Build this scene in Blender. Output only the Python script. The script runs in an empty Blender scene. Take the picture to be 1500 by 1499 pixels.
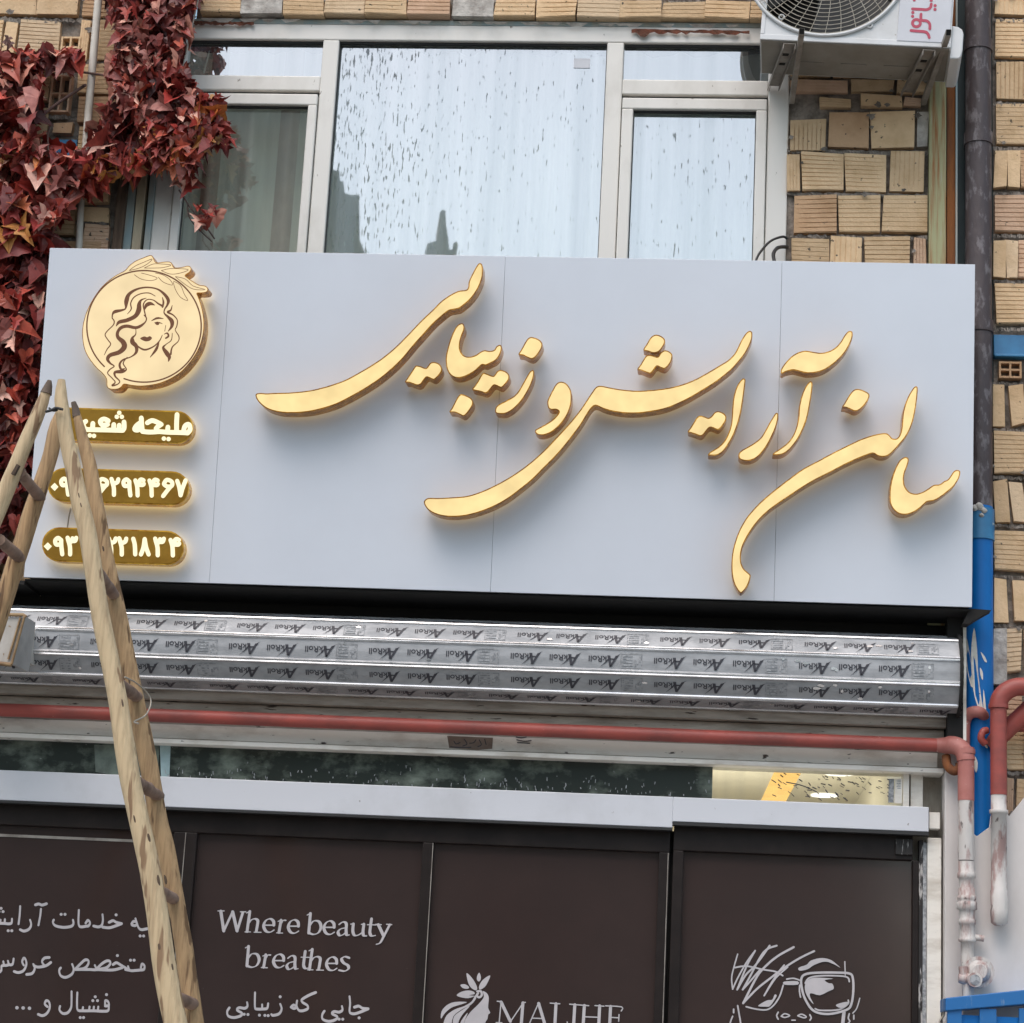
import bpy, bmesh, math, random
from math import sin, cos, pi, radians as R_
from mathutils import Vector, Matrix
import numpy as np

random.seed(7)
SC = bpy.context.scene
COL = SC.collection

# ------------------------------------------------------------------ camera
F, CU, CV = 3250.0, 750.0, 749.5           # focal length / centre, in photo pixels
CAM = np.array([0.0, -10.0, 1.6])
M = np.array([[0.99542131, 0.08138491, 0.05012898],
              [0.02822061, 0.25083656, -0.96761801],
              [-0.09132368, 0.96460226, 0.24739132]])
cd = bpy.data.cameras.new('camera')
cd.sensor_width = 36.0
cd.lens = 36.0 * F / 1500.0
cd.clip_end = 500.0
co = bpy.data.objects.new('camera', cd)
COL.objects.link(co)
co.matrix_world = Matrix(((M[0][0], -M[1][0], -M[2][0], CAM[0]), (M[0][1], -M[1][1], -M[2][1], CAM[1]),
                          (M[0][2], -M[1][2], -M[2][2], CAM[2]), (0, 0, 0, 1)))
SC.camera = co

# ------------------------------------------------------------------ sky, sun, exposure
SUN_EL, SUN_ROT = R_(58), R_(200)
w = bpy.data.worlds.new('World'); SC.world = w; w.use_nodes = True
nt = w.node_tree; nt.nodes.clear()
sky = nt.nodes.new('ShaderNodeTexSky'); sky.sky_type = 'NISHITA'; sky.sun_disc = False
sky.sun_elevation = SUN_EL; sky.sun_rotation = SUN_ROT; sky.dust_density = 3.0; sky.air_density = 1.0
hs = nt.nodes.new('ShaderNodeHueSaturation'); hs.inputs['Saturation'].default_value = 0.86; hs.inputs['Hue'].default_value = 0.472
bg = nt.nodes.new('ShaderNodeBackground'); bg.inputs['Strength'].default_value = 0.125
wo = nt.nodes.new('ShaderNodeOutputWorld')
nt.links.new(sky.outputs[0], hs.inputs['Color']); nt.links.new(hs.outputs[0], bg.inputs['Color'])
nt.links.new(bg.outputs[0], wo.inputs[0])
sd = bpy.data.lights.new('sun', 'SUN'); sd.energy = 0.5; sd.angle = R_(40); sd.color = (1.0, 0.95, 0.88)
so = bpy.data.objects.new('sun', sd); COL.objects.link(so)
sdir = Vector((sin(SUN_ROT) * cos(SUN_EL), cos(SUN_ROT) * cos(SUN_EL), sin(SUN_EL)))
so.rotation_euler = sdir.to_track_quat('Z', 'Y').to_euler(); so.location = (0, -12, 14)
vs = SC.view_settings; vs.view_transform = 'Standard'; vs.look = 'None'; vs.gamma = 1.0; vs.exposure = 0.97

# ------------------------------------------------------------------ measuring helpers
def ray(u, v):
    return M.T @ np.array([u - CU, v - CV, F])
def U(u, v, Y=0.0):
    r = ray(u, v)
    return CAM + r * (Y - CAM[1]) / r[1]
def RP(u, v, o, n):
    r = ray(u, v); n = np.array(n, float); o = np.array(o, float)
    return CAM + r * (np.dot(o - CAM, n) / np.dot(r, n))
def X(u, v, Y=0.0): return float(U(u, v, Y)[0])
def Z(u, v, Y=0.0): return float(U(u, v, Y)[2])

# ------------------------------------------------------------------ materials
def _n(nt, t, **kw):
    n = nt.nodes.new(t)
    for k, v in kw.items(): setattr(n, k, v)
    return n
def mat(name, c1, c2=None, rough=0.6, metal=0.0, scale=6.0, stretch=(1, 1, 1), lo=0.4, hi=0.65, detail=6.0,
        bump=0.0, bscale=None, attr=False, spots=None, spec=0.5, rvar=0.0):
    """principled paint: c1 with patches of c2 (dirt, wear), optional small spots and bump"""
    m = bpy.data.materials.new(name); m.use_nodes = True
    nt = m.node_tree; nt.nodes.clear(); L = nt.links.new
    o = _n(nt, 'ShaderNodeOutputMaterial'); p = _n(nt, 'ShaderNodeBsdfPrincipled')
    L(p.outputs[0], o.inputs[0])
    p.inputs['Roughness'].default_value = rough; p.inputs['Metallic'].default_value = metal
    p.inputs['Specular IOR Level'].default_value = spec
    tc = _n(nt, 'ShaderNodeTexCoord'); mp = _n(nt, 'ShaderNodeMapping'); mp.inputs['Scale'].default_value = stretch
    L(tc.outputs['Object'], mp.inputs[0])
    no = _n(nt, 'ShaderNodeTexNoise'); no.inputs['Scale'].default_value = scale; no.inputs['Detail'].default_value = detail
    no.inputs['Roughness'].default_value = 0.62
    L(mp.outputs[0], no.inputs['Vector'])
    if attr:
        a = _n(nt, 'ShaderNodeAttribute'); a.attribute_name = 'Col'; base = a.outputs['Color']
    else:
        rgb = _n(nt, 'ShaderNodeRGB'); rgb.outputs[0].default_value = (*c1, 1); base = rgb.outputs[0]
    if c2 is not None:
        mr = _n(nt, 'ShaderNodeMapRange'); mr.inputs[1].default_value = lo; mr.inputs[2].default_value = hi
        L(no.outputs['Fac'], mr.inputs[0])
        mx = _n(nt, 'ShaderNodeMix', data_type='RGBA')
        if attr: mx.blend_type = 'MULTIPLY'
        L(mr.outputs[0], mx.inputs[0]); L(base, mx.inputs[6]); mx.inputs[7].default_value = (*c2, 1); base = mx.outputs[2]
    if spots:
        sc_, col, th = spots
        n2 = _n(nt, 'ShaderNodeTexNoise'); n2.inputs['Scale'].default_value = sc_; n2.inputs['Detail'].default_value = 3
        L(mp.outputs[0], n2.inputs['Vector'])
        m2 = _n(nt, 'ShaderNodeMapRange'); m2.inputs[1].default_value = th; m2.inputs[2].default_value = th + 0.04
        L(n2.outputs['Fac'], m2.inputs[0])
        mx2 = _n(nt, 'ShaderNodeMix', data_type='RGBA'); L(m2.outputs[0], mx2.inputs[0]); L(base, mx2.inputs[6])
        mx2.inputs[7].default_value = (*col, 1); base = mx2.outputs[2]
    L(base, p.inputs['Base Color'])
    if rvar:
        mr3 = _n(nt, 'ShaderNodeMapRange'); mr3.inputs[1].default_value = .3; mr3.inputs[2].default_value = .7
        mr3.inputs[3].default_value = rough - rvar; mr3.inputs[4].default_value = rough + rvar
        L(no.outputs['Fac'], mr3.inputs[0]); L(mr3.outputs[0], p.inputs['Roughness'])
    if bump:
        b = _n(nt, 'ShaderNodeBump'); b.inputs['Strength'].default_value = bump; b.inputs['Distance'].default_value = 0.01
        nb = _n(nt, 'ShaderNodeTexNoise'); nb.inputs['Scale'].default_value = bscale or scale * 4; nb.inputs['Detail'].default_value = 5
        L(mp.outputs[0], nb.inputs['Vector']); L(nb.outputs['Fac'], b.inputs['Height']); L(b.outputs[0], p.inputs['Normal'])
    return m
def emis(name, col, strength, var=0.0, scale=9.0):
    m = bpy.data.materials.new(name); m.use_nodes = True
    nt = m.node_tree; nt.nodes.clear(); L = nt.links.new
    o = _n(nt, 'ShaderNodeOutputMaterial'); e = _n(nt, 'ShaderNodeEmission'); L(e.outputs[0], o.inputs[0])
    e.inputs['Color'].default_value = (*col, 1); e.inputs['Strength'].default_value = strength
    if var:
        tc = _n(nt, 'ShaderNodeTexCoord'); no = _n(nt, 'ShaderNodeTexNoise'); no.inputs['Scale'].default_value = scale
        L(tc.outputs['Object'], no.inputs['Vector'])
        mr = _n(nt, 'ShaderNodeMapRange'); mr.inputs[1].default_value = .3; mr.inputs[2].default_value = .7
        mr.inputs[3].default_value = strength * (1 - var); mr.inputs[4].default_value = strength * (1 + var)
        L(no.outputs['Fac'], mr.inputs[0]); L(mr.outputs[0], e.inputs['Strength'])
    return m
def glass(name, tint, refl, dirt, flecks=False, dirtfac=0.15):
    """flat window glass: part mirror, part see-through, with rain streaks, dust and flecks"""
    m = bpy.data.materials.new(name); m.use_nodes = True
    nt = m.node_tree; nt.nodes.clear(); L = nt.links.new
    o = _n(nt, 'ShaderNodeOutputMaterial')
    t = _n(nt, 'ShaderNodeBsdfTransparent'); t.inputs[0].default_value = (*tint, 1)
    g = _n(nt, 'ShaderNodeBsdfGlossy'); g.inputs['Roughness'].default_value = 0.015; g.inputs['Color'].default_value = (1, 1, 1, 1)
    d = _n(nt, 'ShaderNodeBsdfDiffuse'); d.inputs['Color'].default_value = (*dirt, 1)
    tc = _n(nt, 'ShaderNodeTexCoord'); mp = _n(nt, 'ShaderNodeMapping'); mp.inputs['Scale'].default_value = (16, 1, 0.5)
    L(tc.outputs['Object'], mp.inputs[0])
    n1 = _n(nt, 'ShaderNodeTexNoise'); n1.inputs['Scale'].default_value = 1.0; n1.inputs['Detail'].default_value = 5
    L(mp.outputs[0], n1.inputs['Vector'])
    r1 = _n(nt, 'ShaderNodeMapRange'); r1.inputs[1].default_value = .35; r1.inputs[2].default_value = .7
    r1.inputs[3].default_value = dirtfac * 0.25; r1.inputs[4].default_value = dirtfac * 1.6
    L(n1.outputs['Fac'], r1.inputs[0])
    m1 = _n(nt, 'ShaderNodeMixShader'); m1.inputs[0].default_value = refl
    L(t.outputs[0], m1.inputs[1]); L(g.outputs[0], m1.inputs[2])
    if flecks:
        mp2 = _n(nt, 'ShaderNodeMapping'); mp2.inputs['Scale'].default_value = (1, 1, 0.2); mp2.inputs['Rotation'].default_value = (0, R_(7), 0)
        L(tc.outputs['Object'], mp2.inputs[0])
        n2 = _n(nt, 'ShaderNodeTexNoise'); n2.inputs['Scale'].default_value = 92; n2.inputs['Detail'].default_value = 2
        L(mp2.outputs[0], n2.inputs['Vector'])
        n3 = _n(nt, 'ShaderNodeTexNoise'); n3.inputs['Scale'].default_value = 2.2; L(tc.outputs['Object'], n3.inputs['Vector'])
        # more flecks on the left half of the big pane
        sx = _n(nt, 'ShaderNodeSeparateXYZ'); L(tc.outputs['Object'], sx.inputs[0])
        gx = _n(nt, 'ShaderNodeMapRange'); gx.inputs[1].default_value = -0.62; gx.inputs[2].default_value = 0.20
        gx.inputs[3].default_value = 0.10; gx.inputs[4].default_value = 0.0; L(sx.outputs[0], gx.inputs[0])
        a1 = _n(nt, 'ShaderNodeMath', operation='MULTIPLY_ADD'); L(n3.outputs['Fac'], a1.inputs[0]); a1.inputs[1].default_value = 0.16
        L(n2.outputs['Fac'], a1.inputs[2])
        a2 = _n(nt, 'ShaderNodeMath', operation='ADD'); L(a1.outputs[0], a2.inputs[0]); L(gx.outputs[0], a2.inputs[1])
        r2 = _n(nt, 'ShaderNodeMapRange'); r2.inputs[1].default_value = .742; r2.inputs[2].default_value = .80
        r2.inputs[3].default_value = refl; r2.inputs[4].default_value = refl * 0.22
        L(a2.outputs[0], r2.inputs[0]); L(r2.outputs[0], m1.inputs[0])
    m2 = _n(nt, 'ShaderNodeMixShader'); L(r1.outputs[0], m2.inputs[0]); L(m1.outputs[0], m2.inputs[1]); L(d.outputs[0], m2.inputs[2])
    L(m2.outputs[0], o.inputs[0])
    return m

MT = {}
MT['brick'] = mat('ridged clay brick', (1, 1, 1), (.72, .66, .57), rough=.9, attr=True, scale=7, lo=.45, hi=.8, bump=.35, bscale=60,
                  spots=(38, (.11, .085, .06), .68))
MT['mortar'] = mat('cement mortar', (.27, .235, .20), (.10, .085, .07), rough=.95, scale=14, bump=.9, bscale=40)
MT['plaster'] = mat('old plaster', (.56, .53, .48), (.30, .27, .24), rough=.95, scale=12, bump=.7, bscale=40)
MT['dark'] = mat('dark part and void shade', (.012, .011, .010), rough=.9)  # near-black for dark parts; also put into voids as shade
MT['pvc'] = mat('white window plastic', (.70, .68, .63), (.50, .475, .42), rough=.42, scale=3.5, stretch=(1, 1, .6), lo=.5, hi=.85,
                spots=(26, (.25, .22, .18), .70))
MT['gasket'] = mat('black gasket and gap shade', (.02, .02, .02), rough=.6)  # also used where a gap's shade is coloured in
MT['panel'] = mat('white composite panel', (.64, .68, .74), (.60, .635, .69), rough=.27, scale=1.5, lo=.35, hi=.75, bump=.06, bscale=1.6)
MT['panel_edge'] = mat('panel edge', (.5, .5, .52), rough=.5)
MT['gold'] = mat('gold mirror steel', (.66, .30, .025), (.26, .09, .008), rough=.22, metal=.5, scale=26, stretch=(1, 1, 1), bump=.25, bscale=45, rvar=.08)
MT['goldplate'] = mat('dark gold mirror acrylic', (.43, .245, .04), (.33, .175, .025), rough=.14, metal=.35, scale=6)
MT['goldrim'] = mat('gold rim with painted shine', (.95, .56, .08), (.45, .19, .015), rough=.2, metal=.4, scale=26)  # brightness of the lit bevel is put into this rim colour
MT['etch'] = mat('brown etched line', (.17, .06, .018), rough=.6)
MT['face'] = emis('lit letter face', (1.0, .765, .37), 0.53, .10, 11)
MT['emblemface'] = emis('lit emblem face', (1.0, .79, .47), 0.50, .08, 7)
MT['textlit'] = emis('lit plaque lettering', (1.0, .92, .62), 0.62, .04)
MT['halo2'] = emis('plaque halo light', (1.0, .66, .24), .72)
MT['halo'] = emis('halo light strip', (1.0, .60, .16), 0.30)
MT['alu'] = mat('film covered aluminium slat', (.40, .41, .42), (.30, .31, .32), rough=.55, metal=.2, scale=5, stretch=(1.6, 1, 4), rvar=.08)
MT['aluridge'] = mat('bright slat ridge', (.80, .80, .80), (.6, .6, .6), rough=.22, metal=.8, scale=8)
MT['ink'] = mat('black printing ink', (.045, .045, .055), rough=.5)
MT['inkgrey'] = mat('grey printing ink', (.21, .22, .23), (.38, .39, .4), rough=.5, scale=60, lo=.45, hi=.55)
MT['lintel'] = mat('weathered steel lintel', (.45, .40, .34), (.20, .165, .13), rough=.7, scale=9, stretch=(.35, 1, 2.2), lo=.42, hi=.72,
                   spots=(30, (.05, .035, .025), .66), bump=.25)
MT['whitepaint'] = mat('dirty white paint', (.80, .77, .70), (.48, .43, .36), rough=.6, scale=7, stretch=(.5, 1, 1.6), lo=.48, hi=.75,
                       spots=(26, (.06, .045, .035), .68), bump=.2)
MT['band'] = mat('white fascia sheet', (.62, .635, .67), (.52, .53, .55), rough=.3, scale=3, lo=.5, hi=.8, spots=(40, (.3, .29, .28), .74))
MT['redpipe'] = mat('red oxide pipe paint', (.36, .072, .055), (.22, .055, .045), rough=.5, scale=8, stretch=(.5, 1, 1), spots=(45, (.42, .16, .13), .72), bump=.1)
MT['pinkpipe'] = mat('weathered pink pipe paint', (.42, .16, .135), (.34, .11, .09), rough=.55, scale=9, spots=(30, (.55, .42, .38), .66), bump=.15)
MT['whitepipe'] = mat('white painted pipe', (.55, .52, .49), (.34, .23, .21), rough=.55, scale=14, stretch=(1, 1, .35), lo=.48, hi=.58, spots=(40, (.16, .13, .12), .66), bump=.5, bscale=50)
MT['frame'] = mat('dark brown anodised frame', (.012, .008, .007), (.020, .014, .012), rough=.45, scale=6, spec=.25)
MT['film'] = mat('brown window film', (.046, .030, .027), (.036, .024, .022), rough=.13, scale=1.6, lo=.3, hi=.7, spots=(70, (.07, .055, .05), .76), bump=.05, bscale=2.2, rvar=.05)
MT['silver'] = mat('silver vinyl lettering', (.50, .47, .48), (.44, .42, .43), rough=.4, scale=10)
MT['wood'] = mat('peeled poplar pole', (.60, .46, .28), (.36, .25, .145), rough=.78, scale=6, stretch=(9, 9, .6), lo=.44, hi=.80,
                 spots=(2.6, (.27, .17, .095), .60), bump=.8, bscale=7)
MT['woodshade'] = mat('shaded poplar pole', (.46, .30, .155), (.20, .12, .06), rough=.82, scale=6, stretch=(9, 9, .6), lo=.40, hi=.76,
                      spots=(2.6, (.15, .085, .04), .60), bump=.8, bscale=7)  # darker copy of the pole wood; rear rails' shade is in the colour
MT['woodend'] = mat('darkened cut wood', (.16, .12, .09), (.09, .065, .05), rough=.9, scale=12)
MT['rung'] = mat('grey brown wood rung', (.30, .20, .15), (.16, .10, .07), rough=.8, scale=8, bump=.4)
MT['acwhite'] = mat('aged white enamel', (.62, .63, .63), (.46, .46, .44), rough=.4, scale=4, lo=.5, hi=.8, spots=(24, (.28, .25, .2), .71))
MT['acgrey'] = mat('dusty grey sheet', (.27, .25, .215), (.19, .17, .14), rough=.7, scale=5, lo=.4, hi=.75, spots=(12, (.12, .08, .05), .72))
MT['acpanel'] = mat('cooler side panel', (.58, .59, .62), (.52, .53, .56), rough=.35, scale=4)
MT['grille'] = mat('grille wire', (.43, .40, .33), (.30, .27, .21), rough=.45, scale=20)
MT['fan'] = mat('black fan plastic', (.03, .028, .025), rough=.5)
MT['bracket'] = mat('dusty galvanised bracket', (.33, .305, .27), (.2, .175, .15), rough=.6, metal=.2, scale=10, bump=.15)
MT['redink'] = mat('red lettering', (.42, .045, .085), rough=.5)
MT['column'] = mat('rust stained steel column', (.38, .37, .2), (.30, .10, .02), rough=.7, scale=5, stretch=(7.0, 1, .28), lo=.50, hi=.66,
                   spots=(22, (.42, .37, .28), .66), bump=.3)
MT['rust'] = mat('orange rust', (.25, .085, .02), (.14, .05, .02), rough=.85, scale=9, stretch=(3, 1, .4), bump=.3)
MT['teal'] = mat('dark teal steel', (.012, .03, .035), (.02, .04, .04), rough=.6, scale=6)
MT['downpipe'] = mat('dark brown pipe', (.062, .045, .046), (.17, .15, .155), rough=.5, scale=22, stretch=(1, 1, .45), lo=.53, hi=.64, bump=.5, bscale=36)
MT['blue'] = mat('blue gloss paint', (.003, .155, .48), (.002, .115, .38), rough=.45, spec=.3, scale=6, stretch=(1, 1, .4), lo=.4, hi=.8)
MT['bluepeel'] = mat('peeling blue paint', (.012, .13, .36), (.25, .32, .38), rough=.5, scale=7, stretch=(1.6, 1, .5), lo=.58, hi=.68)
MT['bluelight'] = mat('sky blue paint', (.04, .21, .40), (.03, .15, .31), rough=.4, scale=9, spots=(18, (.35, .45, .47), .70))
MT['cladding'] = mat('pale grey rendered sheet', (.66, .625, .60), (.52, .49, .465), rough=.7, scale=2.6, lo=.4, hi=.75, stretch=(1.3, 1, .6), bump=.08)
MT['paleblue'] = mat('pale blue steel', (.25, .33, .34), (.38, .36, .3), rough=.6, scale=7, stretch=(2, 1, .4))
MT['cream'] = mat('cream steel', (.46, .40, .28), (.3, .24, .16), rough=.65, scale=7, stretch=(2, 1, .4))
MT['brownpost'] = mat('brown timber', (.13, .085, .055), (.07, .045, .03), rough=.85, scale=9, stretch=(4, 1, .5), bump=.5)
MT['leaf'] = mat('autumn creeper leaf', (1, 1, 1), (.62, .5, .5), rough=.5, attr=True, scale=28, lo=.4, hi=.75)
MT['stem'] = mat('creeper stem', (.17, .10, .085), (.10, .06, .05), rough=.85, scale=30)
MT['conduit'] = mat('white conduit', (.60, .56, .49), (.42, .37, .3), rough=.55, scale=12, stretch=(1, 1, .5), spots=(26, (.18, .13, .09), .68))
MT['cable'] = mat('black cable', (.02, .02, .02), rough=.6)
MT['curtain'] = mat('sheer grey green curtain', (.84, .86, .74), (.70, .72, .62), rough=.9, scale=3, stretch=(4, 1, .3))
MT['stripe'] = mat('brown curtain stripe', (.58, .50, .41), (.46, .39, .32), rough=.9, scale=6)
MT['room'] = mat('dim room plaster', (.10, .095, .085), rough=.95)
MT['ceil'] = mat('cream painted ceiling', (.72, .70, .62), rough=.9)
MT['board'] = mat('smeared board with painted reflections', (.026, .033, .028), (.24, .28, .23), rough=.2, scale=5, stretch=(1.0, 1, 1.6), lo=.48, hi=.78,
                  spots=(34, (.22, .24, .22), .70))  # lighter mottling paints reflections over the dirty dark board
MT['greenpatch'] = mat('pale green smear', (.16, .20, .165), (.08, .1, .085), rough=.5, scale=12)
MT['bluewhite'] = mat('pale blue card', (.42, .55, .56), (.3, .42, .43), rough=.5, scale=9)
MT['strip'] = emis('warm led strip', (1.0, .60, .18), .75, .1)
MT['spot'] = emis('ceiling spot', (1.0, .95, .85), 1.2)
MT['room_fill'] = emis('unseen room fill glow', (1.0, .90, .74), 3.9)  # added fill glow for the shop room
MT['redbrown'] = mat('red brown foam smear', (.17, .055, .03), (.09, .04, .025), rough=.95, scale=20, bump=.8)
MT['creambox'] = mat('cream metal cap', (.52, .50, .46), (.40, .37, .33), rough=.55, scale=8, stretch=(1, 1, .6), spots=(30, (.25, .17, .1), .69))
MT['marble'] = mat('scuffed grey plate', (.42, .41, .395), (.32, .31, .30), rough=.6, scale=9)
MT['trim'] = mat('brown stained trim', (.33, .22, .11), (.2, .12, .06), rough=.7, scale=14)
MT['wire'] = mat('thin steel wire', (.45, .40, .33), rough=.5, metal=.3)
MT['asphalt'] = mat('asphalt', (.17, .165, .155), (.13, .125, .12), rough=.95, scale=3, bump=.3)
MT['pave'] = mat('pavement slab', (.42, .40, .37), (.33, .31, .29), rough=.9, scale=2)
MT['opp'] = mat('grey render of the house opposite', (.50, .46, .39), (.40, .37, .31), rough=.9, scale=1.2)
MT['oppwin'] = mat('dark window opposite', (.03, .035, .04), rough=.2)
MT['trimgrey'] = mat('stained beige jamb', (.40, .36, .30), (.22, .19, .15), rough=.7, scale=8, stretch=(2, 1, .6))
MT['sticker'] = mat('faded brown sticker', (.23, .175, .14), (.16, .115, .09), rough=.7, scale=20)

# ------------------------------------------------------------------ object helpers
def tag(o, label=None, cat=None, group=None, kind=None):
    if label: o['label'] = label
    if cat: o['category'] = cat
    if group: o['group'] = group
    if kind: o['kind'] = kind
    return o
def thing(name, label, cat, loc, group=None):
    o = bpy.data.objects.new(name, None); COL.objects.link(o)
    o.location = [float(a) for a in loc]; o.empty_display_size = .1
    return tag(o, label, cat, group)
def origin(o):
    v = Vector((0, 0, 0))
    while o is not None: v += o.location; o = o.parent
    return v

class MB:
    """collects geometry, then links it as ONE mesh object"""
    def __init__(s): s.v = []; s.f = []; s.m = []; s.c = []; s.sm = []
    def add(s, vs, fs, mi=0, col=(1, 1, 1), smooth=False):
        b = len(s.v); s.v += [tuple(float(q) for q in p) for p in vs]
        for f in fs: s.f.append([b + i for i in f]); s.m.append(mi); s.c.append(col); s.sm.append(smooth)
    def box(s, x0, x1, y0, y1, z0, z1, mi=0, col=(1, 1, 1)):
        if x0 > x1: x0, x1 = x1, x0
        if y0 > y1: y0, y1 = y1, y0
        if z0 > z1: z0, z1 = z1, z0
        s.add([(x0, y0, z0), (x1, y0, z0), (x1, y1, z0), (x0, y1, z0), (x0, y0, z1), (x1, y0, z1), (x1, y1, z1), (x0, y1, z1)],
              [(0, 3, 2, 1), (4, 5, 6, 7), (0, 1, 5, 4), (1, 2, 6, 5), (2, 3, 7, 6), (3, 0, 4, 7)], mi, col)
    def hexa(s, front, back, mi=0, col=(1, 1, 1)):
        n = len(front)
        s.add(list(front) + list(back), [tuple(range(n)), tuple(range(2 * n - 1, n - 1, -1))] +
              [(i, n + i, n + (i + 1) % n, (i + 1) % n) for i in range(n)], mi, col)
    def tube(s, path, rad, n=10, mi=0, caps=True, jit=0.0, col=(1, 1, 1)):
        P = [Vector([float(a) for a in p]) for p in path]
        if not hasattr(rad, '__len__'): rad = [rad] * len(P)
        rings = []; up = None
        for i, p in enumerate(P):
            d = (P[min(i + 1, len(P) - 1)] - P[max(i - 1, 0)]).normalized()
            if up is None:
                up = Vector((0, 0, 1)) if abs(d.z) < .9 else Vector((1, 0, 0))
            a = (up - d * up.dot(d)).normalized(); b = d.cross(a); up = a
            rings.append([p + (a * cos(2 * pi * k / n) + b * sin(2 * pi * k / n)) * rad[i] * (1 + random.uniform(-jit, jit)) for k in range(n)])
        vs = [q for r in rings for q in r]; fs = []
        for i in range(len(P) - 1):
            for k in range(n):
                fs.append((i * n + k, i * n + (k + 1) % n, (i + 1) * n + (k + 1) % n, (i + 1) * n + k))
        s.add(vs, fs, mi, col, True)
        if caps: s.add(rings[0], [tuple(range(n - 1, -1, -1))], mi, col); s.add(rings[-1], [tuple(range(n))], mi, col)
    def build(s, name, mats, parent=None, bevel=0.0, label=None):
        me = bpy.data.meshes.new(name); og = origin(parent)
        me.from_pydata([(p[0] - og.x, p[1] - og.y, p[2] - og.z) for p in s.v], [], s.f)
        if not isinstance(mats, (list, tuple)): mats = [mats]
        for m in mats: me.materials.append(MT[m])
        me.polygons.foreach_set('material_index', s.m); me.polygons.foreach_set('use_smooth', s.sm)
        if any(c != (1, 1, 1) for c in s.c):
            a = me.color_attributes.new('Col', 'FLOAT_COLOR', 'CORNER'); buf = []
            for f, c in zip(s.f, s.c): buf += [c[0], c[1], c[2], 1.0] * len(f)
            a.data.foreach_set('color', buf)
        me.validate(); me.update()
        o = bpy.data.objects.new(name, me); COL.objects.link(o)
        if parent is not None: o.parent = parent
        if bevel:
            b = o.modifiers.new('bevel', 'BEVEL'); b.width = bevel; b.segments = 2; b.limit_method = 'ANGLE'; b.angle_limit = R_(40)
        if label: o['label'] = label
        return o

def catmull(pts, n=6, closed=False):
    P = [np.array(p, float) for p in pts]; k = len(P); out = []
    if k < 3 and not closed: 
        return [P[0] + (P[-1] - P[0]) * t / n for t in range(n + 1)]
    rng = range(k if closed else k - 1)
    for i in rng:
        if closed: a, b, c, d = P[(i - 1) % k], P[i], P[(i + 1) % k], P[(i + 2) % k]
        else: a, b, c, d = P[max(i - 1, 0)], P[i], P[i + 1], P[min(i + 2, k - 1)]
        for j in range(n):
            t = j / n
            out.append(.5 * ((2 * b) + (-a + c) * t + (2 * a - 5 * b + 4 * c - d) * t * t + (-a + 3 * b - 3 * c + d) * t ** 3))
    if not closed: out.append(P[-1])
    return out
def zt(pts, sc, off):
    """traced coordinates of an enlarged crop -> photo pixels (third value = width)"""
    return [tuple([p[0] / sc + off[0], p[1] / sc + off[1]] + ([p[2] / sc] if len(p) > 2 else [])) for p in pts]

class Ink:
    """flat lettering laid on a surface; each stroke a hair above the one before it"""
    def __init__(s, plane, off=0.0015): s.mb = MB(); s.plane = plane; s.off = off; s.k = 0
    def _o(s): s.k += 1; return s.off + s.k * 4e-5
    def stroke(s, pts, w=None, nib=None, closed=False, mi=0, n=5):
        off = s._o()
        if w is not None and len(pts[0]) < 3: pts = [(p[0], p[1], w) for p in pts]
        elif len(pts[0]) < 3: pts = [(p[0], p[1], 1) for p in pts]
        S = catmull(pts, n, closed); k = len(S); L = []; Rr = []
        for i, p in enumerate(S):
            a = S[(i + 1) % k] if closed or i < k - 1 else p; b = S[i - 1] if closed or i > 0 else p
            d = a[:2] - b[:2]; l = np.linalg.norm(d) or 1; d = d / l; nn = np.array([-d[1], d[0]])
            if nib:
                ca, sa = cos(nib[2]), sin(nib[2])
                h = math.hypot(nib[0] * (nn[0] * ca + nn[1] * sa), nib[1] * (-nn[0] * sa + nn[1] * ca))
            else: h = p[2] / 2
            L.append(p[:2] + nn * h); Rr.append(p[:2] - nn * h)
        vs = []
        for i in range(k):
            o = off + i * 4e-7
            vs.append(s.plane(L[i][0], L[i][1], o)); vs.append(s.plane(Rr[i][0], Rr[i][1], o))
        fs = [(2 * i, 2 * i + 1, 2 * i + 3, 2 * i + 2) for i in range(k - 1)]
        if closed: fs.append((2 * k - 2, 2 * k - 1, 1, 0))
        s.mb.add(vs, fs, mi)
        if not closed:
            for e in (0, k - 1):
                c = S[e][:2]; h = np.linalg.norm(L[e] - c)
                if h > .45: s.dot(c[0], c[1], h * .98, mi)
    def dot(s, u, v, r, mi=0, n=10):
        off = s._o()
        s.mb.add([s.plane(u + r * cos(2 * pi * k / n), v + r * sin(2 * pi * k / n), off) for k in range(n)], [tuple(range(n))], mi)
    def poly(s, pts, mi=0, smooth=True):
        off = s._o(); P = catmull(pts, 3, True) if smooth else pts
        s.mb.add([s.plane(p[0], p[1], off) for p in P], [tuple(range(len(P)))], mi)

# ================================================================== GROUND, STREET, HOUSE OPPOSITE
g = MB(); g.box(-60, 60, -60, 30, -.3, 0); tag(g.build('street', 'asphalt'), kind='structure')
g = MB(); g.box(-40, 40, -3.6, -.4, .004, .13); tag(g.build('pavement', 'pave', bevel=.01), kind='structure')
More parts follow.
